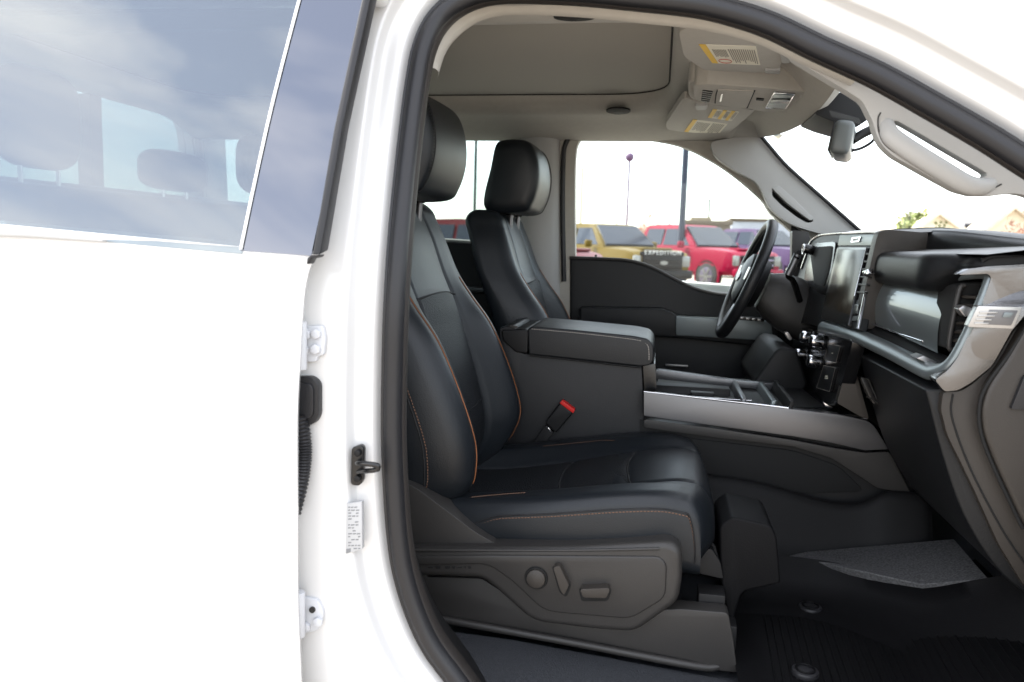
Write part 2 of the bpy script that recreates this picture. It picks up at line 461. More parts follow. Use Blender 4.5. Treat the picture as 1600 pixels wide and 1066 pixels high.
# rear-door hinges on the jamb
def hinge(px, bolts, Y):
    h = slab('hinge_leaf', px, Y, Y + 0.010, M_galv, cab, bevel=0.002)
    for a, b in bolts:
        cyl('bolt', P(a, b, Y - 0.003), (0, -1, 0), 0.0085, 0.008, M_galv, h, bevel=0.0015, seg=6)
    return h
h = hinge(rnd([(455, 511), (504, 509), (508, 530), (505, 556), (496, 557), (494, 566), (455, 566)], 6), [(494, 522), (493, 546), (475, 548), (478, 523)], 0.052)
cyl('hinge_pin', P(468, 540, 0.035), (0, 0, 1), 0.011, 0.075, M_galv, h, bevel=0.002)
h = hinge(rnd([(455, 930), (496, 937), (506, 958), (500, 984), (480, 990), (455, 988)], 7), [(497, 972), (478, 980)], 0.052)
cyl('hinge_pin', P(466, 960, 0.035), (0, 0, 1), 0.011, 0.075, M_galv, h, bevel=0.002)
cyl('bolt_hole', P(488, 953, 0.0505), (0, -1, 0), 0.005, 0.004, M_plastic, h)
# wiring grommet and corrugated boot
g = slab('wiring_grommet', rnd([(462, 589), (486, 589), (497, 600), (497, 652), (488, 665), (462, 665)], [2, 10, 10, 10, 10, 2]), 0.045, 0.062, M_rubber, cab, bevel=0.005)
slab('grommet_face', rnd([(462, 599), (484, 600), (489, 608), (489, 648), (484, 655), (462, 655)], [2, 7, 7, 7, 7, 2]), 0.040, 0.05, M_rubber, g, bevel=0.003)
pth = spline([P(468, 650, 0.045), P(474, 690, 0.042), P(474, 720, 0.040), P(469, 755, 0.038), P(458, 800, 0.036)], 14)
tube('corrugated_boot', pth, [0.0135 - 0.0022 * (i % 2) for i in range(len(pth))], M_rubber, g, sides=14)

# ------------------------------------------------------------------ cab floor, walls, roof
floor = xz('cab_floor', [(-1.75, 0.62), (1.05, 0.62), (1.05, 0.675), (-1.75, 0.675)], 0.06, 1.97, M_vinyl, cab, bevel=0)
# toe board / firewall
mesh('firewall', [A(0.62, 0.15, 0.70), A(0.62, 1.9, 0.70), A(0.98, 1.9, 0.98), A(0.98, 0.15, 0.98), A(1.05, 1.9, 1.45), A(1.05, 0.15, 1.45)],
     [(0, 1, 2, 3), (3, 2, 4, 5)], M_vinyl, cab)
# back wall with a window opening
bw = [[A(-1.76, y, z) for y, z in lp] for lp in (
    [(0.04, 0.62), (1.99, 0.62), (1.99, 1.44), (1.80, 1.95), (0.23, 1.95), (0.04, 1.44)],
    rnd([(0.24, 1.50), (1.79, 1.50), (1.71, 1.905), (0.32, 1.905)], 0.06))]
prism('cab_back_wall', bw[0], (-0.06, 0, 0), M_white, cab, bevel=0, holes=[bw[1]])
prism('back_wall_trim', [p + A(0.012, 0, 0) for p in bw[0]], (-0.008, 0, 0), M_headliner, cab, bevel=0, holes=[[p + A(0.012, 0, 0) for p in bw[1]]])
rg = prism('rear_window', [p + A(-0.03, 0, 0) for p in bw[1]], (-0.004, 0, 0), M_glass_far, cab, bevel=0)
for y in (1.17,):
    box('window_bar', (-1.762, y, 1.69), (0.05, 0.055, 0.40), M_plastic_dk, rg)
# outer roof skin
rp = [(0.23, 1.905), (0.30, 1.955), (0.5, 1.99), (1.015, 2.0), (1.53, 1.99), (1.73, 1.955), (1.80, 1.905)]
xs = [-1.82, -1.7, -0.8, 0.0, 0.30, 0.38]
grid('roof_skin', [[A(x, y, z - (0.03 if x in (-1.82,) else 0) - (0.0 if x < 0.2 else 0.04 * (x - 0.2) / 0.18)) for y, z in spline(rp, 4)] for x in xs], M_white, cab)

# ------------------------------------------------------------------ headliner with sunshade recess
SY0, SY1, SX0, SX1, SZ = 0.50, 1.452, -1.55, 0.005, 1.936
def head_x1(y):                                     # where the lining meets the windscreen
    d = abs(y - 1.015); return 0.40 - 0.10 * (d / 0.7) ** 2
outer, verts, faces = [], [], []
ring_n = 160
def rrect(x0, x1, y0, y1, r, n):
    pts = rnd([(x0, y0), (x1, y0), (x1, y1), (x0, y1)], r, 10)
    P2 = np.array(pts + [pts[0]]); d = np.r_[0, np.cumsum(np.linalg.norm(np.diff(P2, axis=0), axis=1))]
    s = np.linspace(0, d[-1], n, endpoint=False)
    return np.c_[np.interp(s, d, P2[:, 0]), np.interp(s, d, P2[:, 1])]
ri = rrect(SX0, SX1, SY0, SY1, 0.19, ring_n)
cx, cy = (SX0 + SX1) / 2, (SY0 + SY1) / 2
rows = []
rows.append([A(x, y, SZ + 0.006) for x, y in ri])
for k, (dz, sc_) in enumerate([(-0.012, 0.004), (-0.022, 0.012), (-0.030, 0.022)]):
    rr_ = rrect(SX0 - sc_, SX1 + sc_, SY0 - sc_, SY1 + sc_, 0.19 + sc_, ring_n)
    rows.append([A(x, y, SZ + dz) for x, y in rr_])
# outer ring: project every inner point to the outline of the lining
for t in (0.10, 0.25, 0.45, 0.65, 0.85, 1.0):
    row = []
    for i, (x, y) in enumerate(rrect(SX0 - 0.022, SX1 + 0.022, SY0 - 0.022, SY1 + 0.022, 0.212, ring_n)):
        dx, dy = x - cx, y - cy
        yo0, yo1 = 0.27, 1.755
        ky = (yo1 - cy) / dy if dy > 1e-6 else ((yo0 - cy) / dy if dy < -1e-6 else 1e9)
        kx = (0.36 - cx) / dx if dx > 1e-6 else ((-1.75 - cx) / dx if dx < -1e-6 else 1e9)
        kk = min(kx, ky)
        X, Y = cx + dx * kk, cy + dy * kk
        X = min(X, head_x1(Y))
        px_, py_ = x + (X - x) * t, y + (Y - y) * t
        z = head_z(py_)
        if t <= 0.10: z = min(z, SZ - 0.034)
        row.append(A(px_, py_, z))
    rows.append(row)
hl = grid('headliner', rows, M_headliner, cab, cv=True, angle=50)
prism('sunshade', [A(x, y, SZ) for x, y in rrect(SX0 - 0.02, SX1 + 0.02, SY0 - 0.02, SY1 + 0.02, 0.21, ring_n)], (0, 0, 0.012), M_shade, cab, bevel=0.004)
tube('shade_gap', [A(x, y, SZ - 0.001) for x, y in rrect(SX0 + 0.001, SX1 - 0.001, SY0 + 0.001, SY1 - 0.001, 0.19, ring_n)], 0.0022, M_void, cab, closed=True, sides=6)
# headliner speaker grilles, coat hook
for c, nm in ((PZ(966, 179, 1.876), 'roof_speaker_grille'), (PZ(898, 27, 1.876), 'roof_speaker_grille')):
    z = head_z(c[1]) - 0.0005
    cyl(nm, (c[0], c[1], z), (0, 0.10 if c[1] > 1 else -0.1, 1), 0.038, 0.0045, M_void, cab, bevel=0.001, seg=32)
c = P(717, 181, 1.60); box('coat_hook', c, (0.05, 0.02, 0.014), M_trimgrey, cab, bevel=0.004)

# ------------------------------------------------------------------ far side structure (driver side rail, B-pillar, A-pillar)
FY = 1.74
def far_frame():
    # inner side panel with two window openings, px outline at FY
    outer_px = [(560, 150), (700, 168), (1000, 186), (1090, 196), (1150, 215), (1190, 212), (1225, 262), (1345, 372), (1345, 700), (560, 700)]
    front = spline([(899, 420), (898, 330), (899, 250), (904, 222), (918, 212), (950, 211), (1000, 216), (1060, 227), (1108, 249), (1150, 277), (1190, 312), (1205, 334), (1245, 372), (1262, 420)], 4)
    front = [tuple(p) for p in front] + [(1262, 600), (899, 600)]
    rear = [tuple(p) for p in spline([(600, 200), (700, 201), (750, 202), (778, 205), (792, 216), (796, 232), (796, 380)], 4)] + [(796, 600), (600, 600)]
    return outer_px, front, rear
o_, fr_, re_ = far_frame()
slab('far_side_frame', o_, FY, FY + 0.05, M_headliner, cab, bevel=0.006, holes=[fr_, re_])
# black run-channels round both far windows and pale door edge
fch = [P(a, b, FY + 0.018) for a, b in spline([(893, 430), (892, 330), (893, 248), (899, 219), (915, 208), (950, 207), (1000, 212), (1062, 223), (1110, 245), (1152, 273), (1193, 309), (1212, 330)], 5)]
tube('window_channel', fch, 0.013, M_rubber, cab, sides=10)
tube('door_edge', [P(a, b, FY + 0.008) for a, b in spline([(886, 440), (885, 330), (886, 246), (891, 222)], 4)], 0.005, M_white, cab)
tube('pillar_seal', [P(a, b, FY - 0.004) for a, b in spline([(881, 440), (879, 330), (880, 248), (884, 224), (893, 210)], 4)], 0.009, M_rubber, cab)
tube('window_channel', [P(a, b, FY + 0.018) for a, b in spline([(600, 198), (700, 199), (750, 200), (780, 202), (795, 214), (800, 232), (800, 400)], 5)], 0.010, M_rubber, cab)
# B-pillar trim bulge
gp = []
for v in np.linspace(190, 470, 12):
    gp.append([P(u, v, y) for u, y in ((800, FY + 0.012), (812, FY - 0.02), (835, FY - 0.035), (860, FY - 0.03), (872, FY - 0.012), (877, FY + 0.01))])
grid('far_pillar_trim', gp, M_trimgrey, cab, angle=70)
# far A-pillar trim with its recessed grab handle
ap = [(1108, 222), (1150, 214), (1190, 211), (1206, 232), (1232, 262), (1285, 308), (1345, 361), (1322, 376), (1262, 360), (1238, 352), (1218, 340), (1203, 326), (1196, 312), (1190, 297), (1180, 283), (1150, 268), (1118, 247)]
ah = [(1207, 293), (1217, 290), (1240, 311), (1266, 336), (1272, 346), (1262, 349), (1246, 340), (1222, 322), (1206, 306)]
apf = slab('far_pillar_grip_trim', rnd(ap, 10), 1.700, 1.76, M_trimgrey, cab, bevel=0.012, holes=[rnd(ah, 5)], seg=4)
slab('grip_recess', [(1198, 285), (1222, 282), (1282, 340), (1278, 356), (1250, 352), (1200, 316)], 1.735, 1.745, M_void, apf, bevel=0)
slab('grip_bar', rnd([(1206, 294), (1217, 290), (1242, 312), (1272, 342), (1266, 345), (1230, 318)], 3), 1.695, 1.73, M_trimgrey, apf, bevel=0.008, seg=4)
tube('windscreen_seal', [P(a, b, 1.69) for a, b in spline([(1183, 205), (1190, 214), (1206, 233), (1232, 262), (1285, 309), (1345, 362)], 4)], 0.006, M_rubber, cab)

# near A-pillar trim with the see-through grab handle
ap = [(1225, 72), (1290, 100), (1351, 128), (1405, 158), (1450, 184), (1530, 234), (1600, 281), (1700, 345), (1700, 372), (1640, 320), (1604, 305), (1584, 302), (1552, 306), (1521, 306), (1495, 299), (1442, 270), (1396, 244), (1379, 228), (1370, 212), (1364, 190), (1348, 158), (1325, 143), (1290, 122), (1240, 92)]
ah = [(1398, 187), (1412, 194), (1440, 210), (1480, 234), (1530, 263), (1543, 271), (1541, 276), (1531, 279), (1513, 277), (1475, 256), (1430, 229), (1405, 211), (1396, 198)]
apn = slab('near_pillar_grip_trim', rnd(ap, 9), 0.290, 0.318, M_trimgrey, cab, bevel=0.008, holes=[rnd(ah, 5)], seg=4)
hb = [P(a, b, y) for a, b, y in spline([(1385, 190, .300), (1387, 203, .292), (1396, 216, .286), (1425, 237, .282), (1470, 265, .282), (1510, 288, .286), (1535, 292, .292), (1552, 285, .300)], 6)]
tube('grip_bar', hb, [0.009 + 0.007 * math.sin(math.pi * i / (len(hb) - 1)) ** 0.5 for i in range(len(hb))], M_trimgrey, apn, sides=14)
tube('trim_seam', [P(a, b, 0.2895) for a, b in spline([(1376, 176), (1372, 186), (1374, 208), (1388, 231), (1440, 262), (1494, 292), (1515, 298), (1550, 294), (1565, 288)], 5)], 0.0012, M_plastic, apn)

# ------------------------------------------------------------------ windscreen
def ws_pt(y, t):                                    # t 0 at the roof, 1 at the cowl
    d = (y - 1.015) / 0.75
    top = A(0.395 - 0.09 * d * d, y, 1.855 - 0.02 * d * d); bot = A(1.02 - 0.16 * d * d, 1.015 + (y - 1.015) * 1.12, 1.34)
    return top + (bot - top) * t + A(0.03, 0, 0.03) * math.sin(math.pi * t)
wsn = grid('windscreen', [[ws_pt(y, t) for y in np.linspace(0.30, 1.73, 22)] for t in np.linspace(0, 1, 12)], M_glass_ws, cab)
# header trim from the lining down to the glass
hdr = []
for y in np.linspace(0.34, 1.70, 30):
    d = (y - 1.015) / 0.6
    e = A(0.352 - 0.037 * d * d, y, 1.800 + 0.030 * d * d)
    hdr.append([A(e[0] - 0.13, y, head_z(y) + 0.004), A(e[0] - 0.09, y, head_z(y) - 0.004), A(e[0] - 0.045, y, e[2] + 0.045), A(e[0] - 0.012, y, e[2] + 0.012), e, A(e[0] + 0.02, y, e[2] + 0.01), A(e[0] + 0.05, y, e[2] + 0.06)])
grid('windscreen_header', hdr, M_headliner, cab, angle=70)
q = [PP(a, b, ws_pt(1.5, 0.12), (0.62, 0, 0.78)) for a, b in [(1202, 207), (1209, 204), (1223, 212), (1216, 219)]]
sk = prism('windscreen_sticker', q, (0.0, 0, 0.001), M_label, cab, bevel=0)
q2 = [PP(a, b, ws_pt(1.5, 0.12) + A(0, 0, -0.001), (0.62, 0, 0.78)) for a, b in [(1203, 207), (1209, 205), (1218, 210), (1212, 213)]]
prism('sticker_print', q2, (0, 0, 0.0006), mat('sticker_blue', (0.25, 0.38, 0.45), 0.6), sk, bevel=0)

# ------------------------------------------------------------------ rear passenger door (closed)
door = empty('rear_passenger_door', (-1.0, 0.0, 0.6), 'closed white rear passenger door with dark reflecting window', 'door')
def skinY(z): return 0.0 + 0.055 * max(0.0, (z - 1.18) / 0.3) ** 2 * 0.35 + 0.05 * max(0.0, (0.95 - z) / 0.5) ** 2
edge_px = spline([(488, 396), (487, 410), (481, 430), (476, 470), (473, 560), (470, 650), (470, 760), (470, 900), (472, 1000), (474, 1100), (478, 1200)], 5)
rows = []
for i, (a, b) in enumerate(edge_px):
    p = P(a, b, 0.01); z0 = p[2]; y0 = skinY(z0)
    row = [A(p[0] - 0.034, 0.06, z0), A(p[0] - 0.024, 0.045, z0), A(p[0] - 0.005, y0 + 0.014, z0), A(p[0] - 0.003, y0 + 0.005, z0), A(p[0] - 0.010, y0 + 0.001, z0)]
    for k, dx in enumerate((0.03, 0.1, 0.2, 0.35, 0.55, 0.8, 1.05)):
        zz = z0 + dx * (0.055 * (1 - i / (len(edge_px) - 1)))    # belt line climbs towards the rear
        row.append(A(p[0] - dx, skinY(zz if i else z0), zz))
    rows.append(row)
# top return of the skin under the glass
top = [A(q[0], max(q[1], 0) + 0.03, q[2] + 0.006) for q in rows[0]]
grid('door_skin', [top] + rows, M_white, door, angle=60)
bl = lambda x: rows[0][5] + (rows[0][-1] - rows[0][5]) * ((x - rows[0][5][0]) / (rows[0][-1][0] - rows[0][5][0]))
wsl = slab('belt_moulding', [(-80, 360), (40, 364), (160, 374), (160, 379), (40, 371), (-80, 367)], -0.002, 0.01, M_trimgrey, door, bevel=0.002)
# glass leans inwards
G0, Gn = A(-0.5, 0.012, 1.44), A(0, -0.97, 0.24)
def PG(a, b, off=0.0): return PP(a, b, G0 + A(0, off, 0), Gn)
gq = [PG(a, b) for a, b in [(-380, 330), (378, 397), (400, 280), (430, 150), (475, -25), (490, -70), (-380, -110)]]
gl = prism('door_glass', gq, (0, 0.004, 0.001), M_glass_priv, door, bevel=0)
ap = [PG(a, b) for a, b in [(376, 392), (398, 285), (428, 152), (473, -25), (484, -70), (590, -70), (570, 0), (486, 400)]]
prism('pillar_applique', ap, (0, 0.012, 0.003), M_applique, door, bevel=0.0)
tube('glass_run_glint', [PG(a, b, -0.002) for a, b in spline([(376, 390), (398, 285), (428, 152), (470, -10), (486, -70)], 6)], 0.0026, M_white, door, flat=0.6)  # reflection on the glass run seal, modelled as a thin white strip
sp = [PG(a, b, -0.003) for a, b in [(574, -30), (594, -90), (606, -90), (588, -30), (578, 0), (534, 200), (500, 398), (488, 398), (522, 200), (565, 0)]]
prism('window_moulding', sp, (0, 0.03, 0.006), M_rubber, door, bevel=0.002)
slab('moulding_foot', [(486, 398), (499, 398), (496, 402), (486, 404), (482, 412), (479, 413), (480, 404)], 0.0, 0.02, M_rubber, door, bevel=0.001)
# white upper B-pillar skin between door moulding and opening is the jamb; inner panel closes the door below the glass
xz('inner_panel', [(-1.5, 0.75), (-0.56, 0.75), (-0.56, 1.415), (-1.5, 1.465)], 0.075, 0.13, M_plastic_dk, door, bevel=0.01)
xz('upper_frame', [(-1.55, 1.862), (-0.45, 1.84), (-0.43, 1.90), (-1.55, 1.93)], 0.125, 0.19, M_white, door, bevel=0.01)
# C-pillar of the cab behind that door, body side beyond
xz('c_pillar', [(-1.82, 0.7), (-1.52, 0.7), (-1.52, 1.45), (-1.62, 1.9), (-1.82, 1.9)], 0.05, 0.24, M_white, cab, bevel=0.02)
xz('far_c_pillar', [(-1.82, 0.7), (-1.73, 0.7), (-1.73, 1.45), (-1.745, 1.9), (-1.82, 1.9)], 1.745, 1.95, M_headliner, cab, bevel=0.02)
xz('far_side_skin', [(-1.82, 0.6), (1.3, 0.6), (1.3, 1.30), (-0.2, 1.36), (-1.82, 1.45)], 1.97, 2.0, M_white, cab, bevel=0.01)
xz('front_fender', [(0.93, 0.55), (2.3, 0.62), (2.32, 1.18), (1.05, 1.27), (0.93, 1.30)], 0.03, 0.14, M_white, cab, bevel=0.02)
xz('kick_panel', [(0.64, 0.70), (0.98, 0.70), (0.98, 1.32), (0.70, 1.32), (0.62, 1.0)], 0.13, 0.27, M_plastic_dk, cab, bevel=0.01)
xz('hood', [(1.05, 1.30), (2.3, 1.22), (2.35, 0.6), (1.05, 0.6)], 0.1, 1.93, M_white, cab, bevel=0.06)

# ------------------------------------------------------------------ front passenger door, swung wide open (right of the frame)
fd = empty('front_passenger_door', (0.98, 0.02, 0.6), 'white front passenger door swung wide open', 'door')
fa = math.radians(-68)
def FD(t, off, z): return A(0.98 + t * math.cos(fa) - off * math.sin(fa), 0.02 + t * math.sin(fa) + off * math.cos(fa), z)
dpt = [(0.0, 0.62), (1.08, 0.62), (1.12, 0.9), (1.12, 1.40), (0.0, 1.36)]
prism('door_skin', [FD(t, 0.07, z) for t, z in dpt], FD(0, 0.03, 0) - FD(0, 0, 0), M_white, fd, bevel=0.01)
prism('inner_trim', [FD(t, 0.0, z) for t, z in [(0.04, 0.66), (1.05, 0.66), (1.09, 0.9), (1.09, 1.38), (0.04, 1.35)]], FD(0, 0.07, 0) - FD(0, 0, 0), M_soft, fd, bevel=0.01)
wf = [FD(t, 0.05, z) for t, z in [(0.05, 1.36), (1.10, 1.40), (1.02, 1.86), (0.62, 1.84), (0.30, 1.62)]]
wh = [FD(t, 0.05, z) for t, z in [(0.12, 1.39), (1.04, 1.43), (0.97, 1.82), (0.64, 1.80), (0.34, 1.60)]]
prism('window_frame', wf, FD(0, 0.03, 0) - FD(0, 0, 0), M_white, fd, bevel=0.004, holes=[wh])
prism('door_glass', [p + FD(0, 0.012, 0) - FD(0, 0, 0) for p in wh], (FD(0, 0.004, 0) - FD(0, 0, 0)), M_glass_clear, fd, bevel=0)
prism('armrest', [FD(t, -0.07, z) for t, z in [(0.35, 1.04), (1.0, 1.06), (1.0, 1.13), (0.35, 1.13)]], FD(0, 0.08, 0) - FD(0, 0, 0), M_soft, fd, bevel=0.012)
# ------------------------------------------------------------------ front seats
ZK = [0.90, 0.94, 0.97, 1.01, 1.07, 1.17, 1.27, 1.34, 1.40, 1.48, 1.545]
XB = [-0.43, -0.385, -0.357, -0.338, -0.332, -0.364, -0.411, -0.462, -0.500, -0.530, -0.556]
XI = [-0.445, -0.425, -0.412, -0.402, -0.405, -0.430, -0.460, -0.484, -0.508, -0.534, -0.562]
HW = [0.205, 0.225, 0.240, 0.254, 0.264, 0.268, 0.265, 0.260, 0.252, 0.234, 0.208]
_si = {}
def smooth_interp(z, xs, ys):
    key = (id(xs), id(ys))
    if key not in _si: _si[key] = (np.array(spline([(a, b) for a, b in zip(xs, ys)], 6)), xs, ys)
    pts = _si[key][0]; return float(np.interp(z, pts[:, 0], pts[:, 1]))
def back_x(z, a):
    xi, xb = smooth_interp(z, ZK, XI), smooth_interp(z, ZK, XB)
    B = float(sstep(0.40, 0.74, a)); x = xi + (xb - xi) * B
    x -= 0.012 * math.exp(-((a - 0.47) / 0.02) ** 2) * 0.45          # seam trough beside the insert
    x += 0.010 * max(0, 1 - (a / 0.45) ** 2) * (1 if z < 1.36 else 0.6)
    if a > 0.80: x -= 0.075 * (1 - math.sqrt(max(0.0, 1 - ((a - 0.80) / 0.20) ** 2)))
    return x
def seat(name, yc, dx, mirror, label, zshift=0.0, detail=True):
    root = empty(name, (-0.2 + dx, yc, 0.70), label, 'car seat', 'front seats')
    sgn = -1.0 if mirror else 1.0
    T = lambda p: A(p[0] + dx + (0.0 if mirror else 0.05 * p[1] * float(sstep(0.96, 1.06, p[2]))), yc + sgn * p[1], p[2] + zshift)            # local: y from the seat centre, near side negative
    # ---- backrest: closed sections stacked up the back
    zs = list(np.linspace(0.90, 1.525, 74)); rows = []
    ss = np.linspace(-1, 1, 97)
    def section(z, inset=0.0, zz=None):
        hw = smooth_interp(z, ZK, HW); xi = smooth_interp(z, ZK, XI)
        xbk = xi - 0.125 + 0.03 * (z - 0.9)
        sec = [A(back_x(z, abs(s)), s * hw, z if zz is None else zz) for s in ss]
        xe = sec[-1][0]
        for t in (0.15, 0.35, 0.55, 0.75, 0.9): sec.append(A(xe + (xbk - xe) * t, hw * (1 + 0.02 * math.sin(math.pi * t)) - 0.03 * max(0, t - 0.6), sec[0][2]))
        sec += [A(xbk, hw * k, sec[0][2]) for k in (0.82, 0.5, 0.2, -0.2, -0.5, -0.82)]
        for t in (0.9, 0.75, 0.55, 0.35, 0.15): sec.append(A(xe + (xbk - xe) * t, -hw * (1 + 0.02 * math.sin(math.pi * t)) + 0.03 * max(0, t - 0.6), sec[0][2]))
        if inset:
            cx_ = (xi + xbk) / 2; th = abs(xi - xbk) / 2
            kx, ky = (th - inset) / th, (hw - inset) / hw
            sec = [A(cx_ + (q[0] - cx_) * kx, q[1] * ky, q[2]) for q in sec]
        return sec
    for z in zs: rows.append(section(z))
    for ph in np.linspace(0.12, 1.0, 8):
        a_ = ph * math.pi / 2
        rows.append(section(1.525 + 0.018 * math.sin(a_), 0.040 * (1 - math.cos(a_)), 1.525 + 0.042 * math.sin(a_)))
    back = grid('backrest', [[T(q) for q in r_] for r_ in rows], M_leather, root, cv=True, caps=True, angle=75)
    # perforated insert
    zi = np.linspace(0.95, 1.345, 40); si = np.linspace(-0.455, 0.455, 41)
    ins = [[T(A(back_x(z, abs(s)) + 0.0025 - 0.004 * (abs(s) > 0.45), s * smooth_interp(z, ZK, HW) , z + 0.012 * (1 - (s / 0.455) ** 2) * (z > 1.3))) for s in si] for z in zi]
    grid('back_insert', ins, M_perf, root, angle=80)
    tube('yoke_seam', [T(A(back_x(1.347, abs(s)) + 0.0015, s * smooth_interp(1.347, ZK, HW), 1.347 + 0.010 * (1 - (s / 0.5) ** 2))) for s in np.linspace(-0.5, 0.5, 25)], 0.0022, M_thread_dk, root)
    tube('insert_seam', [T(A(back_x(1.10, abs(s)) + 0.0025, s * smooth_interp(1.10, ZK, HW), 1.10)) for s in np.linspace(-0.455, 0.455, 25)], 0.0016, M_thread_dk, root)
    for s in (-0.765, 0.765):
        zz = np.linspace(0.985, 1.385, 40)
        tube('piping', [T(A(back_x(z, abs(s)) + 0.0006, s * smooth_interp(z, ZK, HW), z)) for z in zz], 0.0011, M_orange, back, sides=6)
        tube('bolster_seam', [T(A(back_x(z, abs(s) * 0.985) - 0.001, s * 0.97 * smooth_interp(z, ZK, HW), z)) for z in zz], 0.0016, M_thread_dk, back, sides=6)
    for s in (-0.47, 0.47):
        tube('bolster_seam', [T(A(back_x(z, abs(s)) - 0.0005, s * smooth_interp(z, ZK, HW), z)) for z in np.linspace(0.96, 1.38, 30)], 0.0018, M_thread_dk, back, sides=6)
    # side seams with visible threads on the door-side bolster
    def side_curve(off, z0, z1, n=34):
        out = []
        for z in np.linspace(z0, z1, n):
            hw = smooth_interp(z, ZK, HW); xe = back_x(z, 1.0); xi = smooth_interp(z, ZK, XI); xbk = xi - 0.125 + 0.03 * (z - 0.9)
            t = off; out.append(A(xe + (xbk - xe) * t, -hw * (1 + 0.02 * math.sin(math.pi * max(0, t))) - 0.0012, z))
        return [T(q) for q in out]
    nr = (0, -sgn, 0)
    tube('side_seam', side_curve(0.10, 0.965, 1.40), 0.0014, M_thread_dk, back, sides=6)
    stitches('stitching', side_curve(0.045, 0.965, 1.40), M_thread, back, nrm=nr)
    # hard shell edge behind the bolster
    sc_ = side_curve(0.52, 0.975, 1.30)
    tube('side_seam', sc_, 0.0028, M_thread_dk, back, sides=6)
    stitches('stitching', side_curve(0.46, 0.975, 1.30), M_thread, back, nrm=nr)
    # ---- headrest
    hc = (-0.530, 1.672)
    hp = spline([(-0.056, 0.088), (-0.030, 0.104), (0.028, 0.104), (0.058, 0.084), (0.076, 0.035), (0.078, -0.025), (0.062, -0.080), (0.035, -0.108), (-0.060, -0.112), (-0.086, -0.098), (-0.088, -0.06), (-0.070, 0.02)], 5, closed=True)
    hr = []
    for t in np.linspace(-1, 1, 33):
        k = max(0.0, 1 - abs(t) ** 13.0) ** (1 / 3.0)
        k2 = 0.62 + 0.38 * k
        hr.append([T(A(hc[0] + q[0] * k2 - 0.006 * t * t, 0.138 * t, hc[1] + q[1] * (0.70 + 0.30 * k) )) for q in hp])
    hd = grid('headrest', hr, M_leather, root, cv=True, caps=True, angle=75)
    for t in (-0.86,):
        k = (1 - abs(t) ** 13.0) ** (1 / 3.0)
        kk = 0.62 + 0.38 * k; kz = 0.7 + 0.3 * k
        ln = [T(A(hc[0] + q[0] * kk * 1.0, 0.138 * t * 1.0, hc[1] + q[1] * kz * 1.0)) for q in hp[2:38]]
        tube('headrest_seam', ln, 0.0016, M_thread_dk, hd, sides=6)
        if t < 0:
            ln = [T(A(hc[0] + q[0] * kk * 0.985, 0.138 * t - 0.006, hc[1] + q[1] * kz * 0.985)) for q in hp[2:30]]
            stitches('stitching', ln, M_thread_dk, hd, nrm=nr)
    for yy in (-0.062, 0.062):
        tube('headrest_post', [T(A(-0.552, yy, 1.50)), T(A(-0.545, yy, 1.60))], 0.007, M_silver, root, sides=12)
        cyl('post_guide', T(A(-0.550, yy, 1.563)), (0, 0, 1), 0.015, 0.014, M_plastic_dk, root, bevel=0.003)
    # ---- cushion: sections across the seat, stacked from back to front
    XC = [-0.47, -0.35, -0.20, -0.05, 0.03, 0.07, 0.10]
    ZT = [0.922, 0.928, 0.953, 0.990, 1.006, 1.010, 1.006]
    HC = [0.225, 0.245, 0.262, 0.268, 0.266, 0.262, 0.257]
    BL = [0.034, 0.037, 0.034, 0.022, 0.012, 0.006, 0.003]
    ci = lambda x, q: smooth_interp(x, XC, q)
    def cush_top(x, a):
        z = ci(x, ZT) + ci(x, BL) * float(sstep(0.50, 0.76, a))
        z -= 0.006 * math.exp(-((a - 0.52) / 0.02) ** 2)
        z += 0.006 * max(0, 1 - (a / 0.5) ** 2)
        if a > 0.88: z -= 0.024 * (1 - math.sqrt(max(0, 1 - ((a - 0.88) / 0.12) ** 2)))
        z -= 0.004 * math.exp(-((x + 0.185 - 0.05 * a * a) / 0.008) ** 2) * (a < 0.52) + 0.004 * math.exp(-((x + 0.045 - 0.03 * a * a) / 0.008) ** 2) * (a < 0.52)
        return z
    rows = []
    zbot = 0.872
    def csec(x, sh=0.0, drop=0.0, xx=None):
        hw = ci(x, HC); sec = []
        for s in ss:
            z = cush_top(x, abs(s))
            h = z - zbot
            y = s * hw
            # plan-view rounding of the nose
            sec.append(A((x if xx is None else xx) - 0.028 * sh * abs(s) ** 5, y * (1 - 0.02 * sh), zbot + h * (1 - drop)))
        e = sec[-1]; zb_ = zbot + (0.012 if x < 0 else 0.0)
        side = [A(e[0], e[1] * (1 + 0.012 * math.sin(math.pi * t)), e[2] + (zb_ - e[2]) * t) for t in (0.2, 0.4, 0.6, 0.8, 0.95)]
        bot = [A(e[0], hw * k, zb_ - 0.012) for k in (0.92, 0.5, 0, -0.5, -0.92)]
        e2 = sec[0]
        side2 = [A(e2[0], e2[1] * (1 + 0.012 * math.sin(math.pi * t)), e2[2] + (zb_ - e2[2]) * t) for t in (0.95, 0.8, 0.6, 0.4, 0.2)]
        return sec + side + bot + side2
    for x in np.linspace(-0.47, 0.088, 84):
        rows.append(csec(x, sh=float(sstep(-0.05, 0.088, x)) * 0.75))
    for ph in np.linspace(0.08, 1, 12):
        a_ = ph * math.pi / 2
        rows.append(csec(0.088, sh=0.75 + 0.5 * ph, drop=0.74 * (1 - math.cos(a_)) ** 1.1, xx=0.088 + 0.050 * math.sin(a_)))
    cu = grid('cushion', [[T(q) for q in r_] for r_ in rows], M_leather, root, cv=True, caps=True, angle=75)
    xi_ = np.linspace(-0.43, -0.048, 44)
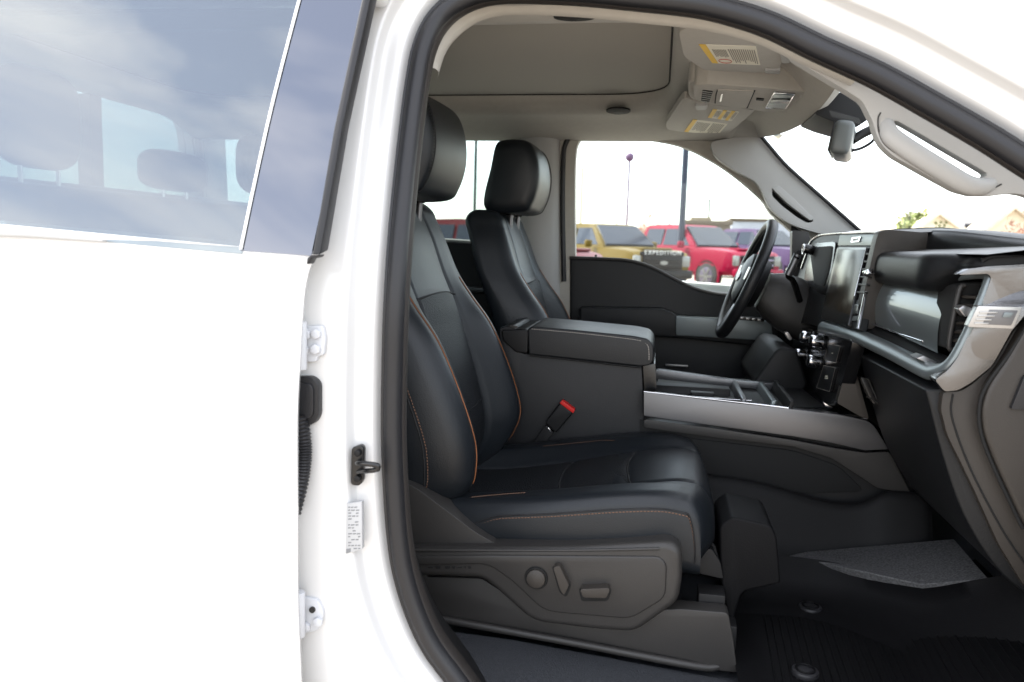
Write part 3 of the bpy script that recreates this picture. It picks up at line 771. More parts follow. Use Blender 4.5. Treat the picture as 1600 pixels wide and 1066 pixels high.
    grid('cushion_insert', [[T(A(x + 0.03 * (s / 0.49) ** 2 * (x > -0.08), s * ci(x, HC), cush_top(x, abs(s)) + 0.002 - 0.003 * (abs(s) > 0.485))) for s in np.linspace(-0.49, 0.49, 41)] for x in xi_], M_perf, root, angle=80)
    for x0 in (-0.190, -0.045):
        tube('cushion_seam', [T(A(x0 + 0.05 * s * s, s * ci(x0, HC), cush_top(x0 + 0.05 * s * s, abs(s)) + 0.0022)) for s in np.linspace(-0.5, 0.5, 25)], 0.0016, M_thread_dk, cu, sides=6)
    for s in (-0.52, 0.52):
        tube('cushion_seam', [T(A(x, s * ci(x, HC), cush_top(x, abs(s)) + 0.0006)) for x in np.linspace(-0.44, -0.03, 40)], 0.0018, M_thread_dk, cu, sides=6)
    # piping at the rear of each bolster
    for s in (-0.82, 0.72):
        xs_ = np.linspace(-0.345, -0.235, 16) if s < 0 else np.linspace(-0.26, -0.085, 16)
        pth_ = [T(A(x, s * ci(x, HC) + (0.02 * (1 - (x + 0.345) / 0.11) ** 2 * -1 if s < 0 else -0.02 * max(0, (x + 0.12) / 0.035)) , cush_top(x, abs(s)) + 0.001)) for x in xs_]
        stitches('stitching', pth_, M_thread, cu, nrm=(0, 0, 1), step=0.0055, length=0.0042, w=0.0008)
        stitches('stitching', [q + A(0, 0.006, -0.001) for q in pth_], M_thread, cu, nrm=(0, 0, 1), step=0.0055, length=0.0038, w=0.0008)
    # stitched seam along the side facing the door, curving down the nose
    def cs(zoff):
        out = []
        for x in np.linspace(-0.36, 0.084, 44):
            hw = ci(x, HC); z = cush_top(x, 1.0) - 0.004 - zoff - 0.020 * float(sstep(-0.27, -0.36, x))
            sh = float(sstep(-0.05, 0.088, x)) * 0.75
            out.append(A(x - 0.028 * sh, -hw * (1 - 0.02 * sh) - 0.0014, z))
        e = out[-1]
        for t in np.linspace(0.1, 1, 14):
            a_ = t * math.pi / 2
            out.append(e + A(0.030 * math.sin(a_), -0.001, -0.020 * (1 - math.cos(a_)) - 0.075 * max(0, t - 0.35) / 0.65))
        return [T(q) for q in out]
    tube('side_seam', cs(0.0), 0.0016, M_thread_dk, cu, sides=6)
    stitches('stitching', cs(0.0055), M_thread, cu, nrm=nr)
    return root, T, back_x

pseat, PT, _ = seat('passenger_seat', 0.625, 0.0, False, 'black leather passenger seat with orange piping and power switches, nearest the doorway')
dseat, DT, _ = seat('driver_seat', 1.405, 0.095, True, 'black leather driver seat behind the steering wheel')

# ------------------------------------------------------------------ passenger seat side shield, switches, base
sh = pseat
low = [(640, 868), (668, 902), (752, 904), (840, 960), (1064, 952), (1138, 958), (1146, 1000), (1152, 1052), (1108, 1046), (680, 964), (640, 930)]
base = slab('seat_base_panel', rnd(low, [0, 0, 0, 0, 0, 8, 0, 6, 8, 4, 0]), 0.352, 0.392, M_plastic, sh, bevel=0.004)
tube('base_ridge', [P(a, b, y) for a, b, y in spline([(660, 962, .35), (760, 980, .345), (900, 1005, .345), (1050, 1034, .345), (1105, 1043, .352), (1125, 1040, .36)], 5)], 0.0075, M_plastic, base, sides=10)
# the raised switch shield
outl = rnd([(630, 858), (900, 855), (1045, 847), (1066, 860), (1066, 905), (1060, 942), (992, 990), (930, 986), (832, 974), (770, 918), (752, 905), (630, 900)], [0, 4, 16, 12, 8, 14, 16, 14, 22, 18, 12, 0])
shield = slab('switch_shield', outl, 0.318, 0.400, M_plastic, sh, bevel=0.013, seg=5)
inl = rnd([(640, 870), (760, 868), (900, 869), (1030, 870), (1042, 882), (1040, 935), (985, 968), (850, 956), (800, 908), (768, 886), (752, 882), (640, 884)], [0, 0, 0, 12, 12, 14, 16, 20, 16, 10, 4, 0])
slab('shield_face', inl, 0.3140, 0.33, M_plastic, shield, bevel=0.0035, seg=3)
tube('shield_rim', [P(a, b, 0.3175) for a, b in spline([(640, 859.5), (760, 860), (900, 860), (1030, 857.5)], 5)], 0.0028, M_plastic, shield, sides=8)
bmk = bmesh.new(); rs = random.Random(5)
x0 = 668
while x0 < 736:
    w = rs.choice((4, 6, 9)); hh = rs.uniform(2, 4.5)
    prism('', pp([(x0, 887 - hh / 2), (x0 + w, 887 - hh / 2), (x0 + w - 1, 887 + hh / 2), (x0 + 1, 887 + hh / 2)], 0.3172), (0, 0.002, 0), None, bm=bmk, bevel=0.0004)
    x0 += w + rs.choice((2, 3, 6))
e_ = from_bm('embossed_marking', bmk, M_plastic_dk, shield); e_['kind'] = 'stuff'
# switches
c = P(838, 903, 0.313)
kn = cyl('lumbar_switch', c, (0, -1, 0.05), 0.0178, 0.018, M_plastic_br, sh, bevel=0.003, seg=36)
rg_ = [c + A(0.0195 * math.cos(a), -0.0015, 0.0195 * math.sin(a)) for a in np.linspace(0, 2 * math.pi, 40, endpoint=False)]
tube('switch_gap', rg_, 0.0022, M_void, kn, closed=True, sides=6)
cyl('switch_dish', c + A(0, -0.0075, 0), (0, -1, 0.05), 0.0135, 0.004, M_plastic_br, kn, bevel=0.0015, seg=36)
slab('switch_recess', rnd([(862, 885), (877, 882), (893, 914), (885, 934), (874, 926)], 5), 0.3130, 0.32, M_void, shield, bevel=0.001)
slab('recline_switch', rnd([(864, 887), (874, 884), (889, 915), (881, 931), (875, 922)], 4), 0.296, 0.325, M_plastic_br, shield, bevel=0.004, seg=3)
slab('switch_recess', rnd([(904, 919), (950, 915), (956, 922), (950, 940), (908, 940)], 5), 0.3130, 0.32, M_void, shield, bevel=0.001)
slab('slide_switch', rnd([(906, 921), (950, 919), (953, 923), (947, 935), (911, 934)], 4), 0.292, 0.325, M_plastic_br, shield, bevel=0.0045, seg=3)
# recliner cover between back and cushion
slab('recliner_cover', rnd([(628, 752), (652, 764), (700, 800), (745, 834), (786, 856), (640, 866), (628, 866)], [0, 10, 20, 30, 10, 0, 0]), 0.345, 0.40, M_plastic, sh, bevel=0.008, seg=4)
# hidden seat pan, rails and the bracket at the front of the cushion
box('seat_pan', (-0.18, 0.625, 0.845), (0.50, 0.40, 0.06), M_void, sh)
for yy in (0.42, 0.83):
    box('seat_rail', (-0.13, yy, 0.735), (0.62, 0.045, 0.05), M_plastic_dk, sh)
    box('rail_foot', (0.13, yy, 0.785), (0.05, 0.05, 0.07), M_plastic_dk, sh)
slab('rail_cover', rnd([(1066, 862), (1112, 858), (1126, 880), (1130, 905), (1066, 890)], 4), 0.43, 0.60, M_plastic_dk, sh, bevel=0.004)
tube('seat_wire', [P(a, b, 0.45) for a, b in spline([(1100, 848), (1114, 852), (1120, 870), (1128, 884)], 4)], 0.003, M_void, sh)
# driver seat base and rear of its cushion
box('seat_base', (-0.10, 1.405, 0.79), (0.50, 0.42, 0.16), M_plastic_dk, dseat, bevel=0.02)

# ------------------------------------------------------------------ belt buckle beside the passenger seat
bk = empty('seat_belt_buckle', P(868, 680, 0.875), 'black seat belt buckle with red release button beside the console', 'buckle')
slab('buckle_body', rnd([(851, 661), (875, 629), (896, 645), (868, 678)], 5), 0.868, 0.890, M_plastic_dk, bk, bevel=0.005)
slab('release_button', rnd([(874.5, 630), (878, 626), (898, 641), (895.5, 646)], 1.5), 0.8655, 0.889, M_red, bk, bevel=0.002)
slab('buckle_stalk', rnd([(853, 664), (865, 676), (846, 700), (834, 690)], 3), 0.874, 0.887, M_plastic_dk, bk, bevel=0.004)
slab('metal_tongue', [(855, 669), (857, 668), (861, 674), (859, 675)], 0.8725, 0.876, M_chrome, bk, bevel=0.0004)

# ------------------------------------------------------------------ rear bench with three headrests
rb = empty('rear_bench', (-1.45, 1.015, 0.70), 'black rear bench seat with three headrests seen through tinted glass', 'car seat')
rbm = spline([(-1.30, 0.95), (-1.36, 1.20), (-1.43, 1.54), (-1.50, 1.575), (-1.57, 1.54), (-1.58, 0.95)], 5)
xz('bench_back', [tuple(p) for p in rbm], 0.22, 1.81, M_leather, rb, bevel=0.03)
xz('bench_cushion', [(-1.50, 0.82), (-0.98, 0.84), (-0.94, 0.92), (-1.0, 0.97), (-1.42, 0.95)], 0.22, 1.81, M_leather, rb, bevel=0.03)
def rear_headrest(c, w, h):
    g = []
    for t in np.linspace(-1, 1, 17):
        k = max(0.2, (1 - abs(t) ** 4) ** (1 / 2.6))
        g.append([A(c[0] + 0.055 * math.cos(a) * (0.4 + 0.6 * k), c[1] + w / 2 * t, c[2] + h / 2 * np.sign(math.sin(a)) * abs(math.sin(a)) ** 0.55 * (0.55 + 0.45 * k)) for a in np.linspace(0, 2 * math.pi, 24, endpoint=False)])
    hd = grid('headrest', g, M_leather, rb, cv=True, caps=True, angle=75)
    for s in (-0.06, 0.06):
        tube('headrest_post', [c + A(0, s, -h / 2 - 0.06), c + A(0, s, -h / 2 + 0.03)], 0.007, M_chrome, rb)
for (px_, py_, w, h) in ((58, 186, 0.215, 0.235), (272, 268, 0.26, 0.12), (412, 260, 0.28, 0.22)):
    rear_headrest(PX(px_, py_, -1.47), w, h)
# ------------------------------------------------------------------ dashboard
dash = empty('dashboard', (0.6, 1.015, 0.9), 'black dashboard with satin silver frame, upright centre screen and passenger glove box', 'dashboard')
xz('dash_core', [(0.56, 1.44), (1.0, 1.40), (1.0, 0.98), (0.70, 0.93), (0.56, 1.10)], 0.34, 1.73, M_void, dash, bevel=0)
FP, FN = A(0.43, 0, 1.31), A(1, 0, -0.20)
FNn = FN / np.linalg.norm(FN)
def PF(a, b, off=0.0): return PP(a, b, FP - FNn * off, FN)       # face of the centre stack, off = proud of it
def face(name, px, m, parent, off=0.0, th=0.01, bevel=0.002, **k):
    return prism(name, [PF(a, b, off) for a, b in px], FNn * th, m, parent, bevel, **k)
# raised hood over screen and instruments
hrow = []
for y in np.linspace(0.735, 1.70, 26):
    r = 0.012 if 0.76 < y < 1.62 else 0.0
    zt = 1.522 - 0.05 * float(sstep(1.50, 1.70, y)) - 0.008 * float(sstep(0.765, 0.735, y))
    hrow.append([A(x, y, z + zt - 1.522) for x, z in spline([(0.470, 1.495), (0.4715, 1.512), (0.478, 1.520), (0.52, 1.524), (0.62, 1.527), (0.74, 1.505), (0.90, 1.45), (1.0, 1.40)], 4)])
hood = grid('instrument_hood', hrow, M_soft, dash, angle=70)
for y in (0.78, 0.81):
    tube('hood_seam', [A(x, y, z + 0.0005) for x, z in spline([(0.478, 1.520), (0.52, 1.524), (0.62, 1.527), (0.74, 1.505)], 4)], 0.0014, M_thread_dk, hood)
# pad continuing over the passenger side, further forward
prow = []
for y in np.linspace(0.28, 0.80, 16):
    k = float(sstep(0.28, 0.74, y))
    prow.append([A(x, y, z) for x, z in spline([(0.555 + 0.05 * (1 - k), 1.472), (0.56 + 0.05 * (1 - k), 1.492 + 0.022 * k), (0.60 + 0.05 * (1 - k), 1.503 + 0.023 * k), (0.74, 1.488 + 0.02 * k), (0.9, 1.44), (1.0, 1.40)], 4)])
pad = grid('passenger_pad', prow, M_soft, dash, angle=70)
stitches('stitching', [prow_[5] + A(0, 0, 0.001) for prow_ in prow], M_thread_dk, pad, nrm=(-0.5, 0, 0.8))
# pale upper deck between the roll and the pad
deck = [[A(0.50 + (0.64 - 0.50) * t, y, 1.4735 + 0.022 * t) for y in np.linspace(0.26, 0.738, 14)] for t in np.linspace(0, 1, 6)]
grid('dash_deck', deck, M_plastic, dash)
# roll above the passenger panel
rsec = spline([(0.53, 1.405), (0.482, 1.406), (0.464, 1.409), (0.457, 1.418), (0.455, 1.436), (0.457, 1.456), (0.463, 1.468), (0.480, 1.4745), (0.54, 1.478), (0.70, 1.4805), (0.90, 1.484)], 4)
rrow = []
for y in list(np.linspace(0.738, 0.47, 8)) + list(np.linspace(0.455, 0.318, 14)):
    k = float(sstep(0.455, 0.36, y)); k2 = max(0.0, (0.345 - y) / 0.027)
    rrow.append([A(x + 0.045 * k * (1 if x < 0.6 else 0) * (0.6 + 0.4 * k) + 0.012 * k2 * k2 * (x < 0.55), y, z + (0.036 * k * max(0.0, (1.46 - z) / 0.05) if z < 1.46 else 0) - 0.006 * k2 * k2 * (z > 1.45)) for x, z in rsec])
grid('dash_roll', rrow, M_soft, dash, caps=False, angle=70)
# end of the roll turning round to the door side
xz('dash_side_band', [(0.515, 1.444), (0.515, 1.468), (0.53, 1.4735), (0.60, 1.4755), (0.90, 1.480), (0.90, 1.444)], 0.320, 0.33, M_soft, dash, bevel=0.002)
# side wall of the stack
wall = slab('stack_side_wall', rnd([(1340, 515), (1346, 476), (1369, 376), (1374, 361), (1392, 359), (1450, 364), (1450, 440), (1384, 440), (1374, 470), (1366, 514)], [2, 8, 12, 6, 12, 0, 0, 6, 8, 2]), 0.735, 0.772, M_plastic_br, dash, bevel=0.005)
# face plate
fpx = [(1225, 500), (1250, 420), (1262, 388), (1270, 373), (1285, 366), (1330, 363), (1370, 363), (1362, 405), (1340, 516), (1290, 512)]
fp = face('stack_face', fpx, M_soft, dash, 0.0, 0.02, 0.002)
face('top_plate', rnd([(1312, 367), (1367, 366), (1364, 384), (1309, 384)], 2), M_teal, fp, 0.0035, 0.006, 0.001)
tube('face_rim', [PF(a, b, 0.003) for a, b in spline([(1252, 420), (1262, 392), (1268, 376), (1284, 367), (1330, 363.5), (1366, 363), (1371, 367), (1366, 392), (1341, 514)], 5)], 0.0036, M_chrome, fp, sides=8)
# instrument display and its bezel
face('instrument_bezel', rnd([(1262, 396), (1272, 380), (1306, 377), (1300, 420), (1290, 462), (1278, 458), (1256, 440)], 6), M_black, fp, 0.006, 0.008, 0.001)
face('instrument_display', rnd([(1266, 398), (1275, 386), (1301, 384), (1296, 420), (1287, 448), (1272, 444)], 4), M_void, fp, 0.008, 0.006, 0.001)
cy_ = PF(1264, 390, 0.022)
kn = cyl('light_knob', cy_, (-1, 0, 0.2), 0.0145, 0.03, M_black, dash, bevel=0.002)
tube('knob_ring', [cy_ + A(-0.0155, 0.0145 * math.cos(a), 0.0145 * math.sin(a) - 0.0) for a in np.linspace(0, 2 * math.pi, 28, endpoint=False)], 0.0028, M_chrome, kn, closed=True)
# centre screen
sc = face('centre_screen', rnd([(1308, 386.5), (1354, 386.5), (1324, 511), (1282, 498)], 3), M_black, dash, 0.010, 0.016, 0.003)
face('display', [(1310, 390), (1351.5, 390), (1327, 492), (1289, 480)], M_screen, sc, 0.0112, 0.004, 0.0005)
# marking on the top plate
bmk = bmesh.new()
for q in ([(1331, 371), (1345, 370), (1343.5, 372), (1332, 373)], [(1330, 379), (1341, 378), (1343, 376), (1332, 377)], [(1331, 371), (1333, 373), (1331.5, 378), (1329, 379)], [(1345, 370), (1341.5, 378), (1340, 377), (1342.5, 372)]):
    prism('', [PF(a, b, 0.006) for a, b in q], FNn * 0.004, None, bm=bmk, bevel=0)
from_bm('hood_button_outline', bmk, M_chrome, fp, smooth=False)
# upright air vent beside the screen
vq = [(1354, 388), (1367, 388), (1349, 463), (1336, 462)]
vt = face('centre_vent', vq, M_void, dash, 0.0035, 0.01, 0.001)
L_, R_ = [A(*p) for p in ((1354, 388), (1336, 462))], [A(*p) for p in ((1367, 388), (1349, 463))]
for k in range(6):
    t = (k + 0.6) / 6.2
    a, b = L_[0] + (L_[1] - L_[0]) * t, R_[0] + (R_[1] - R_[0]) * t
    face('vent_slat', [a, b, b + A(0, 3.0), a + A(0, 3.0)], M_plastic, vt, 0.009, 0.008, 0.0008)
tube('vent_edge', [PF(1353.5, 387, 0.012), PF(1335, 463, 0.012)], 0.0012, M_chrome, vt)
face('vent_tab', [(1346, 424), (1355, 420), (1359, 427), (1349, 432)], M_chrome, vt, 0.018, 0.012, 0.002)
# start button
sb = face('start_button_plate', rnd([(1331, 468), (1347, 469), (1339, 502), (1323, 500)], 3), M_teal, dash, 0.004, 0.01, 0.0015)
face('start_button', rnd([(1331, 475), (1342, 475), (1338, 493), (1327, 493)], 3), M_black, sb, 0.008, 0.01, 0.002)
# satin frame sweeping under the screen, along the shelf and up round the vent
fr = [(1495, 431, .415), (1520, 427, .37), (1540, 427, .332), (1546, 433, .318), (1543, 445, .314), (1530, 478, .312), (1513, 518, .312), (1494, 556, .316), (1480, 574, .325), (1463, 581, .352), (1446, 577, .40), (1400, 553, .55), (1362, 535, .68), (1338, 524, .77), (1322, 519, .85), (1302, 514, .96), (1286, 511, 1.06)]
frp = spline([P(*q) for q in fr], 6)
nfr = len(frp)
tube('satin_frame', frp, [0.0080 + 0.0045 * float(sstep(0.35, 0.62, i / nfr)) for i in range(nfr)], M_teal, dash, sides=14, flat=1.3)
# shelf inside the frame
shf = [P(a, b, y) for a, b, y in ((1345, 519, .76), (1370, 509, .735), (1480, 556, .42), (1486, 560, .33), (1462, 578, .36))]
prism('dash_shelf', shf, (0.02, 0, -0.012), M_plastic_dk, dash, bevel=0.001)
slab('shelf_insert', [(1432, 560), (1444, 556), (1468, 568), (1462, 574)], 0.395, 0.44, M_alu, dash, bevel=0.001)
# lacquered panel (convex), chrome lip
lac = []
for t in np.linspace(0, 1, 20):
    row = []
    for s in np.linspace(0, 1, 16):
        tl, tr_, br, bl_ = P(1388, 432, .735), P(1496, 440, .425), P(1462, 552, .425), P(1366, 506, .735)
        p = (tl * (1 - s) + tr_ * s) * (1 - t) + (bl_ * (1 - s) + br * s) * t
        row.append(p + A(-0.014 * math.sin(math.pi * min(1, t * 0.9 + 0.08)) + 0.004, 0, 0))
    lac.append(row)
lp_ = grid('lacquer_panel', lac, M_lacquer, dash, angle=80)
cl = [P(a, b, y) + A(-0.004, 0, 0) for a, b, y in spline([(1367, 507, .735), (1395, 517, .65), (1425, 526, .555), (1446, 533, .49)], 5)]
tube('chrome_lip', cl, 0.0034, M_chrome, lp_, flat=0.7)
tube('chrome_lip', [cl[-1], P(1449, 541, .486) + A(-0.003, 0, 0)], 0.003, M_chrome, lp_)
# side vent at the door end
vb = slab('side_vent', rnd([(1494, 449), (1503, 444), (1538, 441), (1541, 448), (1514, 524), (1490, 548), (1482, 546), (1484, 510)], [6, 6, 6, 5, 6, 6, 4, 8]), 0.375, 0.46, M_void, dash, bevel=0.002)
tube('vent_bezel', [P(a, b, 0.372) for a, b in spline([(1508, 446), (1500, 452), (1489, 500), (1483, 540), (1488, 548)], 5)], 0.0045, M_plastic, vb)
for k in range(6):
    t = (k + 0.5) / 6
    a = A(1502, 455) + (A(1486, 538) - A(1502, 455)) * t; b = A(1537, 455) + (A(1503, 536) - A(1537, 455)) * t
    prism('vent_slat', [P(a[0], a[1], 0.375), P(b[0], b[1] + 2, 0.338), P(b[0], b[1] + 6, 0.338), P(a[0], a[1] + 4, 0.375)], (0.006, 0.004, 0.002), M_plastic_br, vb, bevel=0.0008)
slab('vent_tab', rnd([(1497, 483), (1506, 477), (1522, 482), (1519, 492), (1508, 496)], 3), 0.335, 0.36, M_alu, vb, bevel=0.003)
# brushed end plate and badge
ep = [(1497, 430), (1514, 420), (1545, 416), (1600, 413), (1720, 410), (1720, 470), (1612, 480), (1580, 518), (1550, 572), (1518, 598), (1497, 610), (1476, 612), (1461, 594), (1482, 578), (1497, 558), (1516, 518), (1533, 478), (1549, 434), (1544, 428)]
epl = slab('end_plate', rnd(ep, 5), 0.302, 0.335, M_brush, dash, bevel=0.005, seg=3)
lv = [(422, 1546), (434, 1552), (478, 1535), (518, 1518), (558, 1499), (578, 1485), (594, 1469), (608, 1482)]
rv = [(422, 1720), (470, 1720), (480, 1611), (518, 1580), (572, 1550), (598, 1518), (608, 1500)]
gf = []
for v_ in np.linspace(422, 608, 30):
    a_, b_ = np.interp(v_, *zip(*lv)), np.interp(v_, *zip(*rv))
    row = []
    for s_ in np.linspace(0, 1, 10):
        Y_ = 0.292 + 1.1 * max(0.0, (v_ - 500) / 110) ** 2 * 0.028 + 0.020 * max(0.0, (500 - v_) / 80) ** 2 + 0.010 * (1 - s_) ** 3
        row.append(P(a_ + (b_ - a_) * s_, v_, Y_))
    gf.append(row)
grid('end_plate_face', gf, M_brush, epl, angle=80)
bd = slab('badge', rnd([(1528, 478), (1598, 480), (1584, 514), (1512, 511)], 3), 0.281, 0.30, M_alu, dash, bevel=0.002)
slab('badge_field', rnd([(1546, 484), (1591, 485), (1580, 509), (1535, 507)], 2), 0.2802, 0.29, M_silver, bd, bevel=0.0005)
for k in range(4):
    t = (k + 0.5) / 4
    a = A(1545, 484) + (A(1534, 507) - A(1545, 484)) * t
    slab('badge_bar', [(a[0] - 12, a[1]), (a[0] + 16 - 2 * k, a[1] + 0.5), (a[0] + 15 - 2 * k, a[1] + 3), (a[0] - 13, a[1] + 2.5)], 0.2785, 0.285, M_alu, bd, bevel=0.0004)
slab('badge_square', [(1570, 488), (1584, 489), (1580, 497), (1566, 496)], 0.2785, 0.285, M_teal, bd, bevel=0.0004)
# glove box and knee panel
gb = xz('glove_box', [tuple(p) for p in spline([(0.452, 1.245), (0.462, 1.215), (0.492, 1.125), (0.535, 1.025), (0.60, 0.935), (0.68, 0.88)], 5)] + [(0.85, 0.88), (0.85, 1.25), (0.50, 1.252)], 0.335, 0.80, M_soft, dash, bevel=0.006, ang=50)
slab('glove_latch', rnd([(1345, 590), (1356, 593), (1374, 630), (1366, 633), (1357, 618)], 3), 0.735, 0.76, M_black, gb, bevel=0.002)
tube('latch_edge', [P(a, b, .733) for a, b in ((1345, 590), (1357, 593), (1371, 626))], 0.0012, M_plastic, gb)
tube('latch_edge', [P(a, b, .733) for a, b in ((1353, 620), (1364, 624), (1375, 634))], 0.0012, M_plastic, gb)
# door-end covers
e1 = [(1474, 612), (1500, 612), (1520, 600), (1552, 572), (1582, 520), (1616, 482), (1720, 475), (1720, 1010), (1640, 962), (1600, 915), (1560, 850), (1524, 770), (1500, 720), (1480, 680), (1470, 640)]
ec = slab('end_cover', rnd(e1, 8), 0.318, 0.36, M_plastic_br, dash, bevel=0.008, seg=4)
tube('cover_seam', [P(a, b, 0.317) for a, b in spline([(1489, 616), (1487, 650), (1510, 718), (1545, 790), (1585, 858), (1640, 930)], 6)], 0.0016, M_void, ec)
e2 = [(1720, 480), (1640, 480), (1604, 508), (1575, 560), (1545, 604), (1534, 640), (1538, 680), (1560, 735), (1600, 820), (1650, 900), (1720, 960)]
e2o = slab('hinge_pillar_cover', rnd(e2, [0, 10, 14, 14, 14, 14, 14, 20, 20, 10, 0]), 0.292, 0.335, M_plastic_br, dash, bevel=0.008, seg=4)
tube('cover_gap', [P(a, b, 0.2965) for a, b in spline([(1612, 497), (1578, 552), (1541, 604), (1530, 640), (1534, 682), (1557, 740), (1598, 826)], 6)], 0.003, M_void, e2o)
slab('rubber_stop', rnd([(1600, 590), (1640, 560), (1640, 640), (1580, 640)], 4), 0.283, 0.30, M_rubber, e2o, bevel=0.003)
# lower centre stack: knobs, buttons, side cheek
PS = lambda a, b, X=0.425: PX(a, b, X)
ls = prism('control_panel', [PS(a, b) for a, b in rnd([(1240, 510), (1290, 518), (1332, 530), (1326, 560), (1306, 632), (1284, 640), (1252, 612), (1236, 560)], 6)], (0.03, 0, 0), M_black, dash, bevel=0.004)
for a, b in ((1262, 527), (1277, 534), (1252, 554), (1273, 565)):
    c = PS(a, b, 0.405)
    k_ = cyl('control_knob', c, (-1, -0.15, 0.12), 0.0165, 0.036, M_chrome, dash, r2=0.0155, bevel=0.0025, seg=28)
    cyl('knob_base', c + A(0.014, 0.002, -0.002), (-1, -0.15, 0.12), 0.0190, 0.010, M_black, k_, seg=28, bevel=0.001)
for q, hgt in (([(1294, 538), (1313, 541), (1306, 567), (1288, 562)], 0), ([(1287, 571), (1305, 575), (1296, 612), (1276, 606)], 1)):
    bt = prism('push_button', [PS(a, b, 0.419) for a, b in rnd(q, 3)], (0.008, 0, 0), M_plastic_dk, dash, bevel=0.0015)
    tube('button_edge', [PS(a, b, 0.4185) for a, b in q], 0.0006, M_thread_lt, bt, closed=True, sides=5)
    cx_, cy2 = sum(a for a, b in q) / 4, sum(b for a, b in q) / 4
    for (w, dy) in ([(2.0, 0)] if not hgt else [(3.6, -3), (5.0, 0)]):
        prism('button_mark', [PS(cx_ + a * w / 2, cy2 + dy + b * 0.7, 0.4182) for a, b in ((-1, -1), (1, -1), (1, 1), (-1, 1))], (0.0005, 0, 0), M_label, bt, smooth=False)
slab('stack_cheek', rnd([(1333, 532), (1338, 545), (1336, 575), (1358, 655), (1346, 652), (1308, 630), (1326, 562)], 4), 0.815, 0.84, M_plastic_br, dash, bevel=0.003)

# ------------------------------------------------------------------ steering wheel and column
SWc = A(0.262, 1.425, 1.382)
sw = empty('steering_wheel', SWc, 'black leather steering wheel in front of the driver seat', 'steering wheel')
ax = A(-math.cos(math.radians(21)), 0, math.sin(math.radians(21)))        # towards the driver
e_y = A(0, 1, 0); e_u = np.cross(ax, e_y); e_u = e_u if e_u[2] > 0 else -e_u
W = lambda r, a, d=0.0: SWc + r * (math.cos(a) * e_y + math.sin(a) * e_u) + ax * d
rim = tube('rim', [W(0.178, a) for a in np.linspace(0, 2 * math.pi, 64, endpoint=False)], 0.0165, M_leather2, sw, closed=True, sides=14)
stitches('stitching', [W(0.1625, a, 0.003) for a in np.linspace(0, 2 * math.pi, 80)], M_thread_lt, rim, nrm=tuple(ax))
def spoke(a0, a1, w0, w1, m, nm):
    rows = []
    for t in np.linspace(0, 1, 8):
        r = 0.06 + (0.172 - 0.06) * t; a = a0 + (a1 - a0) * t; w = w0 + (w1 - w0) * t
        ta = -math.sin(a) * e_y + math.cos(a) * e_u
        d = 0.004 - 0.018 * (1 - t)
        rows.append([W(r, a, d) + ta * w * math.cos(p) + ax * 0.011 * math.sin(p) for p in np.linspace(0, 2 * math.pi, 12, endpoint=False)])
    return grid(nm, rows, m, sw, cv=True, caps=True)
spoke(math.radians(8), math.radians(12), 0.030, 0.022, M_soft, 'spoke'); spoke(math.radians(172), math.radians(168), 0.030, 0.022, M_soft, 'spoke')
spoke(math.radians(-100), math.radians(-97), 0.022, 0.014, M_silver, 'spoke'); spoke(math.radians(-80), math.radians(-83), 0.022, 0.014, M_silver, 'spoke')
hub = grid('airbag_hub', [[W(r, a, d) for a in np.linspace(0, 2 * math.pi, 32, endpoint=False)] for r, d in ((0.07, -0.05), (0.082, -0.03), (0.085, -0.006), (0.078, 0.010), (0.06, 0.019), (0.03, 0.023), (0.002, 0.024))], M_soft, sw, cv=True, caps=True)
em = [W(0.0, 0, 0.0) + e_y * 0.036 * math.cos(a) + e_u * 0.017 * math.sin(a) + ax * 0.0235 for a in np.linspace(0, 2 * math.pi, 28, endpoint=False)]
o_em = prism('oval_emblem', em, ax * 0.003, M_chrome, hub, bevel=0.0008)
em2 = [W(0.0, 0, 0.0) + e_y * 0.031 * math.cos(a) + e_u * 0.0135 * math.sin(a) + ax * 0.026 for a in np.linspace(0, 2 * math.pi, 28, endpoint=False)]
prism('emblem_field', em2, ax * 0.001, mat('emblem_blue', (0.03, 0.07, 0.22), 0.3), hub, bevel=0)
for s in (8, 172):
    a = math.radians(s)
    c = W(0.115, a, 0.014)
    prism('wheel_switches', [c + (e_y * u_ * 0.022 + e_u * v_ * 0.020) for u_, v_ in rnd([(-1, -1), (1, -1), (1, 1), (-1, 1)], 0.4)], ax * 0.004, M_alu, sw, bevel=0.0015)
colm = empty('steering_column', SWc - ax * 0.15, 'dark steering column shroud with stalk, behind the wheel', 'steering column')
cp = []
for t, r1, r2 in ((0.055, 0.050, 0.055), (0.09, 0.060, 0.075), (0.14, 0.062, 0.085), (0.20, 0.062, 0.085), (0.27, 0.058, 0.08), (0.34, 0.05, 0.06)):
    c = SWc - ax * t + A(0, 0, -0.012 - 0.10 * (t - 0.055))
    cp.append([c + e_y * r1 * np.sign(math.cos(a)) * abs(math.cos(a)) ** 0.7 + e_u * r2 * np.sign(math.sin(a)) * abs(math.sin(a)) ** 0.7 for a in np.linspace(0, 2 * math.pi, 28, endpoint=False)])
grid('column_shroud', cp, M_plastic, colm, cv=True, caps=True)
tube('gear_stalk', [P(a, b, y) for a, b, y in spline([(1250, 470, 1.36), (1240, 440, 1.31), (1232, 428, 1.26), (1246, 400, 1.23)], 5)], 0.009, M_black, colm, sides=10)
tube('stalk_tip', [P(a, b, 1.235) for a, b in ((1231, 430), (1240, 412), (1246, 398))], 0.0105, M_silver, colm, sides=12)
